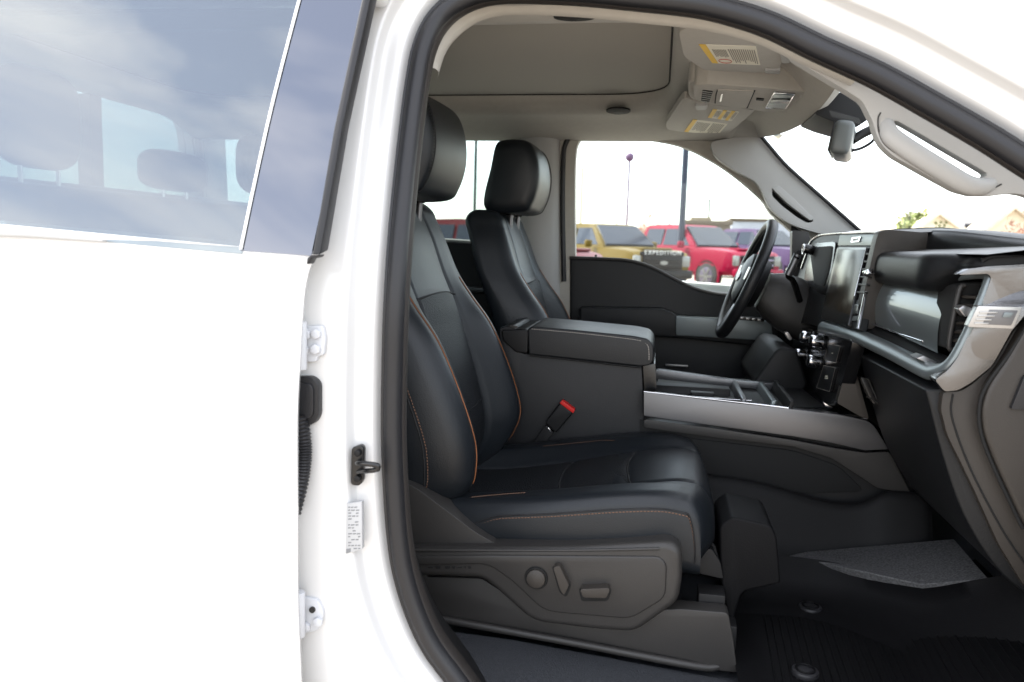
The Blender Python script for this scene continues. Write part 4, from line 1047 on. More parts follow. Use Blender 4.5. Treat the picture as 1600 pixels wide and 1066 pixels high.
# driver-side end of dash and sail panel
slab('dash_end_panel', rnd([(1238, 360), (1264, 362), (1270, 400), (1262, 470), (1236, 440)], 4), 1.66, 1.70, M_plastic, dash, bevel=0.004)
slab('outer_vent', rnd([(1244, 392), (1258, 390), (1258, 415), (1246, 418)], 3), 1.645, 1.67, M_plastic_dk, dash, bevel=0.004)
slab('knee_panel', rnd([(1178, 596), (1212, 548), (1222, 543), (1246, 548), (1262, 600), (1240, 640), (1190, 640)], 5), 1.20, 1.60, M_plastic_dk, dash, bevel=0.012)
slab('brake_release', rnd([(1226, 520), (1232, 519), (1238, 530), (1233, 532)], 2), 1.30, 1.33, M_alu, dash, bevel=0.001)

# ------------------------------------------------------------------ centre console
con = empty('centre_console', (0.1, 1.015, 0.70), 'black centre console with padded armrest lid and satin silver side rail', 'console')
M_consoleside = mat('console_side_plastic', (0.0082, 0.0086, 0.0098), 0.48, spec=0.28, bump=0.15, scale=480)
slab('console_body', rnd([(780, 512), (803, 508), (815, 552), (1003, 573), (1008, 680), (1004, 760), (780, 760)], [6, 6, 2, 2, 2, 2, 0]), 0.893, 1.137, M_consoleside, con, bevel=0.004)
slab('hinge_block', rnd([(783, 516), (822, 514), (826, 520), (824, 553), (806, 551), (785, 532)], 4), 0.887, 1.143, M_plastic_dk, con, bevel=0.005)
lid = slab('armrest_lid', rnd([(824, 514), (832, 510), (900, 516), (990, 525), (1014, 530), (1022, 542), (1021, 564), (1016, 571), (1001, 573), (920, 564), (826, 554)], [6, 6, 4, 8, 8, 8, 6, 6, 2, 2, 3]), 0.884, 1.146, M_leather2, con, bevel=0.013, seg=5)
tube('lid_seam', [P(a, b, 0.8835) for a, b in ((826, 555), (920, 565.5), (1002, 574.5))], 0.0022, M_void, lid)
stitches('stitching', [P(a, b, 0.8845) + A(0, 0, 0.0) for a, b in spline([(830, 514), (900, 520), (980, 529), (1004, 533)], 6)], M_thread_lt, lid, nrm=(0, -0.8, 0.6), step=0.006)
stitches('stitching', [P(a, b, y) for a, b, y in spline([(1004, 533, .886), (1012, 540, .884), (1014, 552, .8835), (1014, 566, .884)], 6)], M_thread_lt, lid, step=0.006)
slab('hinge_clip', [(796, 508), (809, 510), (808, 514), (796, 512)], 0.884, 0.89, M_plastic, con, bevel=0.001)
slab('console_front', rnd([(1004, 572), (1024, 568), (1026, 618), (1008, 622)], 2), 0.905, 1.125, M_black, con, bevel=0.003)
# silver side rails: near and far
rl = slab('side_rail', rnd([(1006, 613), (1130, 628), (1240, 640), (1310, 648), (1362, 659), (1388, 702), (1352, 704), (1300, 692), (1240, 682), (1120, 666), (1006, 650)], [2, 0, 0, 0, 14, 3, 0, 0, 0, 0, 2]), 0.858, 0.885, M_silver, con, bevel=0.004, seg=3)
tube('rail_edge', [P(a, b, 0.862) for a, b in spline([(1006, 612), (1130, 626), (1200, 634), (1232, 638)], 5)], 0.0022, M_chrome, rl)
frl = [P(a, b, 1.15) for a, b in rnd([(1018, 581), (1030, 578), (1165, 597), (1214, 600), (1204, 610), (1160, 606), (1024, 592)], 3)]
prism('far_rail', frl, (0, 0.03, 0), M_silver, con, bevel=0.004)
ud = [(1006, 655), (1120, 670), (1240, 688), (1300, 700), (1352, 708), (1390, 706), (1425, 775), (1400, 768), (1370, 762), (1340, 742), (1300, 716), (1240, 698), (1120, 684), (1006, 668)]
slab('rail_skirt', rnd(ud, 6), 0.866, 0.892, M_plastic, con, bevel=0.004)
slab('console_side', [(1000, 655), (1400, 690), (1440, 800), (1000, 780)], 0.890, 1.14, M_plastic_dk, con, bevel=0)
slab('side_pocket', rnd([(1012, 676), (1120, 690), (1240, 704), (1310, 728), (1352, 768), (1240, 772), (1012, 745)], 14), 0.8855, 0.892, M_void, con, bevel=0.002)
# open tray between the rails
def ZQ(px, z): return [PZ(a, b, z) for a, b in px]
prism('tray_floor', ZQ([(1024, 612), (1232, 640), (1290, 640), (1240, 600), (1030, 588)], 1.085), (0, 0, 0.006), M_plastic_dk, con, bevel=0)
prism('tray_wall_front', [A(0.31, 0.87, 1.05), A(0.31, 1.15, 1.05), A(0.325, 1.15, 1.12), A(0.325, 0.87, 1.115)], (0.01, 0, 0), M_plastic_dk, con, bevel=0.002)
for x in (0.205, 0.275):
    prism('tray_divider', [A(x, 0.885, 1.075), A(x, 1.15, 1.075), A(x + 0.01, 1.15, 1.112), A(x + 0.01, 0.885, 1.112)], (0.012, 0, 0), M_silver if x < 0.25 else M_teal, con, bevel=0.003)
prism('tray_ledge', [A(-0.0, 1.02, 1.088), A(0.20, 1.02, 1.088), A(0.20, 1.03, 1.108), A(-0.0, 1.03, 1.108)], (0, 0.05, 0), M_plastic_dk, con, bevel=0.003)
prism('shift_block', [A(0.10, 0.95, 1.088), A(0.15, 0.95, 1.088), A(0.155, 0.95, 1.108), A(0.095, 0.95, 1.108)], (0, 0.03, 0), M_plastic_dk, con, bevel=0.003)
tube('tray_bead', [A(0.0, 0.905, 1.104), A(0.24, 0.905, 1.104)], 0.002, M_chrome, con)
prism('tray_mat_front', [A(0.335, 0.87, 1.075), A(0.335, 1.16, 1.075), A(0.50, 1.16, 1.085), A(0.50, 0.87, 1.085)], (0, 0, 0.01), M_black, con, bevel=0.002)
slab('tray_clip', [(1286, 628), (1302, 636), (1300, 640), (1290, 636)], 0.90, 0.93, M_chrome, con, bevel=0.001)

# ------------------------------------------------------------------ floor hump, toe board carpet, floor liner
hump = empty('floor_hump', (0.3, 1.0, 0.70), 'dark moulded floor hump below the console', 'floor trim')
hp_ = spline([(1080, 738), (1180, 752), (1290, 782), (1345, 784), (1385, 768), (1440, 772), (1456, 790)], 4)
rows = []
for a, b in hp_:
    rows.append([P(a, b, 0.92), P(a, b, 0.86) + A(0, 0, 0), P(a, b + 6, 0.845), P(a, b + 16, 0.838), P(a + 2, b + 60, 0.82), P(a + 4, b + 110, 0.79)])
grid('hump_cover', rows, mat('hump_plastic', (0.0055, 0.0055, 0.0058), 0.65, spec=0.18, bump=0.15, scale=450), hump, angle=70)
carp = [P(1232, 868, 0.76), P(1262, 862, 0.80), P(1400, 852, 0.80), P(1490, 842, 0.78), P(1545, 905, 0.55), P(1440, 914, 0.60)]
cg = empty('toe_board_carpet', (0.5, 0.7, 0.78), 'grey flecked carpet patch beyond the floor liner', 'carpet')
prism('carpet_piece', carp, (0.02, 0.02, -0.05), M_carpet, cg, bevel=0.002)
fl = empty('floor_liner', (0.45, 0.55, 0.705), 'black ribbed rubber floor liner in the passenger footwell', 'floor mat')
lz = lambda x: 0.708 + 0.35 * max(0.0, x - 0.50)
xs_ = np.linspace(0.175, 0.85, 28); ys_ = np.linspace(0.16, 0.80, 22)
grid('liner_base', [[A(x, y, lz(x)) for y in ys_] for x in xs_], M_mat, fl)
for i in range(38):
    x = 0.235 + i * 0.0145
    rib = [A(x + 0.05 * (y - 0.2), y, lz(x + 0.05 * (y - 0.2)) + 0.0006) for y in np.linspace(0.19, 0.70, 8)]
    tube('rib', rib, 0.0018, M_mat, fl, sides=6)
for (a, b) in ((1258, 1050), (1266, 950)):
    c = PZ(a, b, 0.714)
    an = cyl('mat_anchor', (c[0], c[1], 0.713), (0, 0, 1), 0.024, 0.012, M_rubber, fl, bevel=0.003, seg=28)
    tube('anchor_ring', [A(c[0] + 0.016 * math.cos(t), c[1] + 0.016 * math.sin(t), 0.7205) for t in np.linspace(0, 2 * math.pi, 24, endpoint=False)], 0.002, M_mat, an, closed=True)
# raised rim of the liner
lr = [[P(1160, 862, .71), P(1162, 900, .69), P(1164, 925, .67)], [P(1300, 878, .72), P(1300, 912, .69), P(1300, 935, .67)], [P(1440, 914, .61), P(1440, 945, .58), P(1438, 962, .56)], [P(1530, 905, .55), P(1540, 930, .53), P(1545, 950, .5)], [P(1610, 890, .48), P(1625, 920, .45), P(1640, 950, .43)]]
lr = [[r_[0] + A(0.01, 0.02, -0.012), r_[0], r_[1] + A(0, 0, 0), r_[2], A(r_[2][0] - 0.02, r_[2][1] - 0.06, 0.716), A(r_[2][0] - 0.04, r_[2][1] - 0.10, 0.709)] for r_ in lr]
grid('liner_rim', [[q for q in np.array(r_).reshape(-1, 3)] for r_ in spline([np.array(r_).reshape(-1) for r_ in lr], 5)], M_mat, fl, angle=80)
slab('heel_upstand', rnd([(1124, 822), (1144, 808), (1150, 809), (1205, 821), (1214, 840), (1220, 912), (1160, 925), (1148, 960), (1150, 1100), (1142, 1100), (1136, 960), (1126, 900)], [8, 8, 4, 8, 8, 6, 10, 10, 0, 0, 10, 10]), 0.44, 0.60, M_mat, fl, bevel=0.010, seg=4)
# sill / vinyl shelf between seat base and doorway
sv = [[P(a, b, y) for a, b, y in row] for row in ([(690, 985, .34), (800, 1000, .342), (950, 1028, .345), (1100, 1056, .35), (1170, 1070, .35)], [(715, 1010, .27), (800, 1035, .26), (950, 1070, .25), (1080, 1100, .25), (1170, 1115, .25)], [(745, 1070, .17), (820, 1100, .165), (950, 1130, .16), (1080, 1150, .16), (1170, 1160, .16)])]
sg = empty('sill_trim', (-0.1, 0.25, 0.7), 'grey textured vinyl floor between the seat base and the door sill', 'floor trim')
grid('sill_vinyl', sv, mat('grey_vinyl', (0.030, 0.032, 0.036), 0.5, bump=1.0, scale=300, vary=0.2, vscale=180), sg, angle=80)
tube('sill_edge', spline([P(a, b, y) for a, b, y in ((672, 960, .33), (695, 1000, .29), (725, 1040, .22), (760, 1085, .17), (830, 1130, .14))], 6), 0.014, M_plastic_dk, sg)

# ------------------------------------------------------------------ driver door and rear far door
dd = empty('driver_door', (0.3, 1.78, 0.7), 'black trimmed driver door with window, armrest and satin pull strip', 'door')
beltp = [tuple(p) for p in spline([(890, 404), (945, 406), (985, 409), (1018, 419), (1055, 438), (1085, 452), (1120, 461), (1160, 464), (1270, 470)], 5)]
slab('door_trim', beltp + [(1270, 760), (890, 760)], 1.735, 1.80, M_soft, dd, bevel=0.007, seg=4, ang=40)
tube('belt_cap', [P(a, b - 1, 1.742) for a, b in beltp], 0.007, M_plastic, dd, sides=10)
tube('lock_rod', [P(931, 404, 1.75), P(931, 398, 1.75)], 0.004, M_black, dd)
ar = slab('door_armrest', rnd([(905, 480), (1035, 483), (1052, 489), (1058, 494), (1215, 505), (1215, 545), (1056, 528), (905, 520)], 5), 1.655, 1.74, M_soft, dd, bevel=0.012, seg=4)
slab('pull_strip', rnd([(1056, 494), (1205, 502), (1208, 533), (1056, 524)], 3), 1.642, 1.67, M_teal, ar, bevel=0.004)
swp = slab('window_switches', rnd([(1152, 494), (1196, 498), (1194, 503), (1152, 499)], 1.5), 1.635, 1.66, M_black, dd, bevel=0.002)
for k in range(4):
    slab('window_switch', [(1157 + k * 9, 495.5 + k), (1162 + k * 9, 496 + k), (1162 + k * 9, 499 + k), (1157 + k * 9, 498.5 + k)], 1.631, 1.64, M_alu, swp, bevel=0.001)
slab('door_pocket', rnd([(905, 600), (1200, 600), (1200, 700), (905, 700)], 10), 1.68, 1.74, M_plastic_dk, dd, bevel=0.012)
slab('pocket_strip', [(1040, 569), (1075, 571), (1075, 574), (1040, 572)], 1.70, 1.71, M_alu, dd, bevel=0.001)
slab('window_glass', [(880, 195), (1000, 195), (1120, 235), (1270, 372), (1270, 470), (880, 430)], 1.772, 1.776, M_glass_clear, dd, bevel=0)
slab('mirror_sail', rnd([(1236, 352), (1262, 366), (1262, 480), (1250, 478), (1238, 400)], 3), 1.735, 1.77, M_plastic_dk, dd, bevel=0.003)
rd = empty('rear_driver_side_door', (-0.9, 1.78, 0.7), 'rear driver side door with dark trim, seen between the front seats', 'door')
slab('door_trim', [(-160, 330), (300, 352), (640, 374), (700, 377), (760, 380), (806, 384), (806, 760), (-160, 760)], 1.742, 1.80, M_soft, rd, bevel=0.006)
tube('belt_cap', [P(a, b, 1.745) for a, b in ((300, 351), (640, 373), (700, 376), (806, 383))], 0.0075, M_trimgrey, rd)
slab('pull_strip', rnd([(700, 446), (776, 452), (776, 459), (700, 455)], 2), 1.70, 1.745, M_silver, rd, bevel=0.002)
slab('window_glass', [(-160, 120), (300, 170), (810, 195), (810, 400), (-160, 350)], 1.772, 1.776, M_glass_far, rd, bevel=0)

# ------------------------------------------------------------------ overhead console, visors, mirror
oc = empty('overhead_console', PZ(1180, 155, 1.84), 'grey overhead console with lamp and sunglasses bin on the headliner', 'overhead console')
OZ = 1.838
def Zs(name, px, z, th, m, parent, bevel=0.003, **k): return prism(name, [PZ(a, b, z) for a, b in px], (0, 0, th), m, parent, bevel, **k)
ob = Zs('console_shell', rnd([(1083, 134), (1107, 132), (1192, 138), (1262, 144), (1276, 149), (1271, 159), (1258, 174), (1239, 179), (1195, 173), (1117, 162), (1083, 153)], [6, 4, 2, 10, 6, 6, 8, 6, 4, 4, 6]), OZ, 0.06, M_headliner, oc, bevel=0.006, seg=4)
Zs('console_base', rnd([(1074, 128), (1107, 125), (1192, 130), (1270, 138), (1284, 149), (1260, 178), (1239, 182), (1117, 164), (1076, 154)], 8), OZ + 0.012, 0.06, M_headliner, oc, bevel=0.010, seg=4)
mg = Zs('microphone_grille', rnd([(1098, 141), (1114, 143), (1108, 161), (1095, 159)], 2), OZ - 0.001, 0.006, M_void, oc, bevel=0.0005)
for k in range(6):
    t = (k + 0.5) / 6
    a = A(1098, 141) + (A(1095, 159) - A(1098, 141)) * t; b = A(1114, 143) + (A(1108, 161) - A(1114, 143)) * t
    Zs('grille_bar', [a, b, b + A(0, 1.1), a + A(0, 1.1)], OZ - 0.003, 0.003, M_plastic, mg, 0)
bl2 = Zs('bin_lid', rnd([(1121, 141), (1178, 143), (1167, 168), (1118, 161)], 1), OZ - 0.0025, 0.006, M_headliner, oc, bevel=0.001)
tube('bin_gap', [PZ(a, b, OZ - 0.001) for a, b in ((1121.5, 140.5), (1119, 148), (1117.5, 161))], 0.0018, M_void, bl2)
tube('bin_gap', [PZ(a, b, OZ - 0.001) for a, b in ((1179, 142), (1167.5, 168.5))], 0.0018, M_void, bl2)
Zs('bin_mark', [(1127, 147), (1129.5, 147), (1127, 159), (1124, 159)], OZ - 0.004, 0.002, M_alu, bl2, 0)
Zs('slot', rnd([(1182, 154), (1194, 155), (1193, 158), (1181, 157)], 1), OZ - 0.002, 0.004, M_void, ob, 0)
lampf = Zs('lamp_bezel', rnd([(1209, 145), (1243, 147.5), (1227, 172), (1195, 170)], 2), OZ - 0.004, 0.008, M_chrome, oc, bevel=0.0015)
Zs('lamp_lens', rnd([(1211, 147.5), (1240, 149.5), (1225.5, 170), (1198, 168)], 1), OZ - 0.0055, 0.003, M_teal, lampf, bevel=0.0005)
Zs('lamp_switch', [(1206, 156), (1236, 156), (1231, 162), (1202, 162)], OZ - 0.008, 0.003, M_black, lampf, bevel=0.0008)
tube('shell_crease', [PZ(a, b, OZ - 0.0005) for a, b in ((1250, 150), (1270, 151), (1256, 171), (1240, 176))], 0.0022, M_trimgrey, ob)

def visor(name, label, outline, z0, z1, ya, yb, labels):
    v = empty(name, PZ(*outline[0], z0), label, 'sun visor', 'sun visors')
    vz = lambda a, b, off=0.0: PZ(a, b, z0 - off)
    b = prism('visor_board', [vz(*p) for p in rnd(outline, 7)], (0, 0, 0.018), M_headliner, v, bevel=0.007, seg=4)
    for quad, bands, lines, redo in labels:
        lb_ = prism('warning_label', [vz(*p, 0.0010) for p in quad], (0, 0, 0.0010), M_label, v, bevel=0, smooth=False)
        q = [A(*p) for p in quad]
        pt = lambda s, t: (q[0] * (1 - s) + q[1] * s) * (1 - t) + (q[3] * (1 - s) + q[2] * s) * t
        for s0, s1 in bands:
            prism('label_band', [vz(*pt(s, t), 0.0018) for s, t in ((s0, 0), (s1, 0), (s1, 1), (s0, 1))], (0, 0, 0.0007), M_yellow, lb_, bevel=0, smooth=False)
        bm_ = bmesh.new(); rr = random.Random(11)
        for s0, s1, t0, t1, n in lines:
            for k in range(n):
                s = s0 + (s1 - s0) * (k + 0.3) / n; ds = (s1 - s0) / n * 0.45
                te = t1 - rr.uniform(0, 0.25) * (t1 - t0)
                prism('', [vz(*pt(a_, b_), 0.0018) for a_, b_ in ((s, t0), (s + ds, t0), (s + ds, te), (s, te))], (0, 0, 0.0006), None, bm=bm_, bevel=0)
        o_ = from_bm('label_print', bm_, M_ink, lb_, smooth=False); o_['kind'] = 'stuff'
        if redo:
            c_ = [vz(*pt(redo[0] + redo[2] * math.cos(a_), redo[1] + redo[3] * math.sin(a_)), 0.0020) for a_ in np.linspace(0, 2 * math.pi, 24, endpoint=False)]
            tube('label_ring', c_, 0.0007, M_redink, lb_, closed=True, sides=5)
    return v, b, vz
v1, b1, vz1 = visor('passenger_sun_visor', 'grey sun visor with one large warning label, above the passenger seat',
    [(1060, 50), (1120, 20), (1212, 58), (1222, 84), (1219, 108), (1192, 114), (1100, 110), (1068, 88)], 1.862, 1.862, 0, 0,
    [([(1092, 70), (1181, 73), (1188, 102), (1113, 99)], [(0.0, 0.12)], [(0.17, 0.43, 0.24, 0.68, 9), (0.46, 0.97, 0.2, 0.95, 13)], (0.30, 0.86, 0.13, 0.10))])
Zs('visor_hinge', rnd([(1218, 82), (1232, 88), (1240, 98), (1222, 100)], 3), 1.858, 0.02, M_trimgrey, v1, bevel=0.004)
Zs('visor_clip', rnd([(1194, 110), (1220, 110), (1218, 116), (1196, 115)], 2), 1.858, 0.012, M_trimgrey, v1, bevel=0.003)
v2, b2, vz2 = visor('driver_sun_visor', 'grey sun visor with two yellow and white warning labels, above the driver seat',
    [(1068, 152), (1084, 158), (1120, 165), (1182, 171), (1158, 192), (1134, 212), (1090, 210), (1042, 203), (1040, 193)], 1.850, 1.850, 0, 0,
    [([(1083, 187), (1137, 194), (1121, 212), (1069, 206)], [(0.0, 0.12)], [(0.16, 0.55, 0.15, 0.9, 9), (0.6, 0.95, 0.1, 0.9, 7)], None),
     ([(1114, 171), (1155, 175), (1143, 189.5), (1106, 184)], [(0.0, 0.16), (0.40, 0.54), (0.72, 0.85)], [(0.18, 0.38, 0.15, 0.9, 5), (0.56, 0.70, 0.15, 0.9, 4), (0.87, 0.98, 0.1, 0.9, 3)], None)])
Zs('visor_clip', rnd([(1085, 165), (1106, 165), (1104, 172), (1088, 172)], 3), 1.844, 0.012, M_trimgrey, v2, bevel=0.003)

rm = empty('rear_view_mirror', P(1330, 200, 0.98), 'dark rear view mirror hanging under the black sensor housing', 'mirror')
hs = [P(a, b, 0.93) for a, b in rnd([(1272, 178), (1284, 166), (1300, 150), (1318, 142), (1342, 150), (1353, 162), (1358, 186), (1340, 198), (1324, 196), (1296, 188)], 5)]
hs_o = prism('sensor_housing', hs, (0, 0.20, 0), M_plastic_dk, rm, bevel=0.010, seg=4)
bm_ = bmesh.new()
for i in range(14):
    for j in range(4):
        c = A(1297, 174) + A(3.4, 0.9) * i + A(1.2, 2.6) * j
        cyl('', P(c[0], c[1], 0.9295), (0, 1, 0), 0.0008, 0.002, None, bm=bm_, seg=6)
sg_ = from_bm('speaker_holes', bm_, M_trimgrey, hs_o, smooth=False); sg_['kind'] = 'stuff'
Rm = Matrix.Rotation(math.radians(-14), 3, 'Z') @ Matrix.Rotation(math.radians(8), 3, 'Y')
mc = P(1318, 222, 0.99)
box('mirror_shell', mc, (0.045, 0.20, 0.078), M_mirror, rm, bevel=0.014, rot=Rm, seg=4)
box('mirror_glass', mc + A(*(Rm @ Vector((-0.0235, 0, 0)))), (0.004, 0.185, 0.066), M_black, rm, bevel=0.001, rot=Rm)
tube('mirror_stem', [mc + A(0.02, 0, 0.005), P(1350, 208, 1.0), P(1375, 196, 1.0)], 0.011, M_plastic_dk, rm)
tube('mirror_cable', spline([mc + A(0.02, 0, -0.02), P(1345, 232, 1.0), P(1362, 222, 1.0), P(1374, 205, 1.0)], 6), 0.0035, M_plastic_dk, rm)
# ------------------------------------------------------------------ outside: parked vehicles, lamp posts, buildings, trees
M_tyre = mat('tyre_rubber', (0.02, 0.02, 0.022), 0.8)
M_rim = mat('dark_alloy', (0.16, 0.14, 0.20), 0.35, metal=0.7)
M_cglass = mat('vehicle_glass', (0.014, 0.018, 0.03), 0.12, spec=0.3)
M_lamp = mat('headlamp', (0.13, 0.13, 0.125), 0.15, spec=0.7)
M_letter = mat('letter_silver', (0.42, 0.42, 0.42), 0.4)
M_grille = mat('grille_black', (0.006, 0.006, 0.007), 0.5, spec=0.15)
def paint(name, rgb): return mat(name, rgb, 0.4, metal=0.0, spec=0.15)
def ring(x, w, z0, zs, zt, wt):
    """half section -> full closed section of a body at station x"""
    h = [(w * 0.90, z0), (w, z0 + 0.12), (w * 1.005, (z0 + zs) / 2), (w * 0.985, zs), (w * 0.95, zt - 0.015), (wt, zt), (wt * 0.5, zt + 0.015)]
    return [A(x, y, z) for y, z in h] + [A(x, -y, z) for y, z in reversed(h)]
def vehicle(name, label, loc, heading, pm, L=5.9, W_=2.02, H=1.96, kind='pickup', word=None):
    v = empty(name, loc, label, 'pickup truck' if kind == 'pickup' else 'sport utility vehicle', rz=heading)
    K = dict(local=True)
    f = L / 2; w = W_ / 2
    st = [(-f, w * .94, .62, 1.10, 1.28, w * .86), (-f + .1, w * .97, .5, 1.12, 1.32, w * .90), (-1.0, w * .985, .42, 1.12, 1.31, w * .90), (0.6, w, .42, 1.10, 1.29, w * .90),
          (f - 1.75, w, .42, 1.08, 1.25, w * .88), (f - 1.0, w * 1.01, .45, 1.06, 1.23, w * .86), (f - .35, w, .46, 1.04, 1.19, w * .84), (f - .10, w * .96, .47, 1.0, 1.13, w * .82), (f, w * .90, .50, .95, 1.04, w * .78)]
    body = grid('body', [ring(*s) for s in st], pm, v, cv=True, caps=True, angle=32, **K)
    # greenhouse
    xa, xb, xc, xd = (-1.35, -1.2, 0.55, 1.35) if kind == 'pickup' else (-f + .15, -f + .45, 0.45, 1.25)
    z0, z1 = 1.26, H
    g = []
    for x, z, yy in ((xa, z0, w * .91), (xa + .06, z0 + .35, w * .84), (xb, z1 - .09, w * .76), (xb + .12, z1 - .02, w * .68), ((xb + xc) / 2, z1, w * .68), (xc - .1, z1 - .02, w * .68), (xc, z1 - .07, w * .74), ((xc + xd) / 2, (z0 + z1) / 2 - 0.01, w * .84), (xd, z0 - .03, w * .92)):
        g.append([A(x, yy, z0 - .05), A(x, yy, z0) if z <= z0 + .01 else A(x, w * .91 + (yy - w * .91) * 0.0, z0), A(x, yy, z), A(x, yy * .6, z + 0.012), A(x, -yy * .6, z + 0.012), A(x, -yy, z), A(x, -w * .91, z0), A(x, -yy, z0 - .05)])
    grid('cab', g, pm, v, cv=True, caps=True, angle=25, **K)
    def side_y(z): return w * (.91 - .17 * (z - z0) / (z1 - .07 - z0))
    def win(nm, pts):
        for s in (1, -1):
            prism(nm, [A(x, s * (side_y(z) + .012), z) for x, z in pts], (0, -s * 0.02, 0), M_cglass, v, bevel=0, smooth=False, **K)
    za, zb = z0 + .05, z1 - .14
    m1 = -0.25 if kind == 'pickup' else -0.35
    win('side_window', [(m1 + .05, za), (xd - .32, za), (xc - .05, zb), (m1 + .05, zb)])
    win('side_window', [(xa + .2, za), (m1 - .05, za), (m1 - .05, zb), (xb + .12, zb)]) if kind == 'pickup' else (win('side_window', [(-1.35, za), (m1 - .05, za), (m1 - .05, zb), (-1.35, zb)]), win('side_window', [(-f + .5, za), (-1.45, za), (-1.45, zb), (-f + .6, zb)]))
    wn_ = A(xd - xc, 0, -(z1 - z0)); nrm = A(z1 - z0, 0, xd - xc) / math.hypot(z1 - z0, xd - xc)
    q = [A(xc + .05, -w * .68, z1 - .11), A(xc + .05, w * .68, z1 - .11), A(xd - .05, w * .82, z0 + .02), A(xd - .05, -w * .82, z0 + .02)]
    prism('windscreen', [p + nrm * 0.075 for p in q], -nrm * 0.09, M_cglass, v, bevel=0, smooth=False, **K)
    # hood bulge, grille, lamps, bumper
    box('hood_bulge', (f - .95, 0, 1.225), (1.5, 1.0, .07), pm, v, bevel=.03, **K)
    gr = box('grille', (f + .0, 0, .86), (.10, W_ * .66, .40), M_grille, v, bevel=.03, **K)
    for k in range(2):
        box('grille_bar', (f + .055, 0, .78 + .15 * k), (.03, W_ * .60, .05), M_grille if kind != 'pickup' else M_rim, gr, bevel=.01, **K)
    em_ = [A(f + .075, .13 * math.cos(a), .86 + .055 * math.sin(a)) for a in np.linspace(0, 2 * math.pi, 20, endpoint=False)]
    prism('oval_emblem', em_, (.012, 0, 0), M_lamp, gr, bevel=0, **K)
    for s in (1, -1):
        box('headlamp', (f - .03, s * w * .80, .90), (.12, .26, .30), M_lamp, v, bevel=.03, rot=Matrix.Rotation(-s * 0.25, 3, 'Z'), **K)
        ms = box('door_mirror', (xd - .45, s * (w + .13), 1.33), (.12, .22, .20), pm, v, bevel=.04, **K)
        for xw in (f - 1.0, -f + 1.15):
            ar_ = grid('wheel_arch', [[A(xw + r * math.cos(a), s * (w * 1.0 + d), .42 + r * math.sin(a)) for a in np.linspace(-0.35, math.pi + .35, 20)] for r, d in ((.40, -.10), (.47, .015), (.52, .015), (.53, -.03))], M_grille if kind != 'pickup' else pm, v, **K)
            ty = cyl('wheel', (xw, s * (w - .12), .41), (0, s, 0), .41, .28, M_tyre, v, seg=32, bevel=.04, **K)
            cyl('rim', (xw, s * (w + .015), .41), (0, s, 0), .27, .03, M_rim, ty, seg=24, bevel=.01, **K)
            for k in range(6):
                a = k * math.pi / 3
                box('rim_spoke', (xw + .14 * math.cos(a), s * (w + .035), .41 + .14 * math.sin(a)), (.25, .02, .06), M_lamp if kind == 'pickup' else M_rim, ty, bevel=.005, rot=Matrix.Rotation(-a, 3, 'Y'), **K)
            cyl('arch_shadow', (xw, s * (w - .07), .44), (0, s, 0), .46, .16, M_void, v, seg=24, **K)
    bp = box('bumper', (f + .06, 0, .55), (.22, W_ * .95, .24), pm if kind == 'pickup' else M_grille, v, bevel=.06, **K)
    box('bumper_insert', (f + .165, 0, .53), (.03, W_ * .5, .12), M_grille, bp, bevel=.01, **K)
    if word:
        cu_ = bpy.data.curves.new('lettering', 'FONT'); cu_.body = word; cu_.size = .17; cu_.extrude = .006; cu_.align_x = 'CENTER'; cu_.space_character = 1.35
        to = bpy.data.objects.new('t', cu_); col.objects.link(to)
        dg = bpy.context.evaluated_depsgraph_get(); me = bpy.data.meshes.new_from_object(to.evaluated_get(dg)); bpy.data.objects.remove(to)
        me.transform(Matrix.Translation((f + .03, 0, 1.075)) @ Matrix(((0, 0, 1, 0), (1, 0, 0, 0), (0, 1, 0, 0), (0, 0, 0, 1))))
        link('lettering', me, M_letter, v, smooth=False, local=True)
        box('hood_edge', (f - .01, 0, 1.10), (.08, W_ * .72, .12), M_grille, v, bevel=.03, **K)
    return v
def spot(u_, D, h=0.0):
    p = P(u_, 400, D); return (p[0], p[1], gz(D) + h)
def spot2(u_, D, vt, H):
    p = P(u_, vt, D); return (p[0], p[1], p[2] - H)
vehicle('red_pickup', 'bright red pickup truck parked beside the dark lamp post, seen past the steering wheel', spot2(1078, 25.5, 352, 1.96), math.radians(-50), paint('bright_red_paint', (0.17, 0.002, 0.02)))
vehicle('gold_utility_vehicle', 'olive gold sport utility vehicle with black grille, parked left of the bright red pickup', spot2(948, 23.0, 350, 1.92), math.radians(-52), paint('olive_gold_paint', (0.085, 0.055, 0.004)), L=5.4, H=1.92, kind='suv', word='EXPEDITION')
vehicle('dark_red_pickup', 'dark red pickup truck partly hidden behind the driver headrest', spot2(752, 18.5, 344, 1.88), math.radians(-16), paint('dark_red_paint', (0.085, 0.002, 0.005)), L=5.9, H=1.88)
vehicle('white_pickup', 'white pickup truck in the distance between the headrests', spot(735, 33.0), math.radians(-60), paint('far_white_paint', (0.6, 0.6, 0.6)))
vehicle('purple_pickup', 'purple pickup truck behind the bright red one', spot2(1185, 33.0, 358, 1.96), math.radians(-52), paint('purple_paint', (0.05, 0.028, 0.07)))

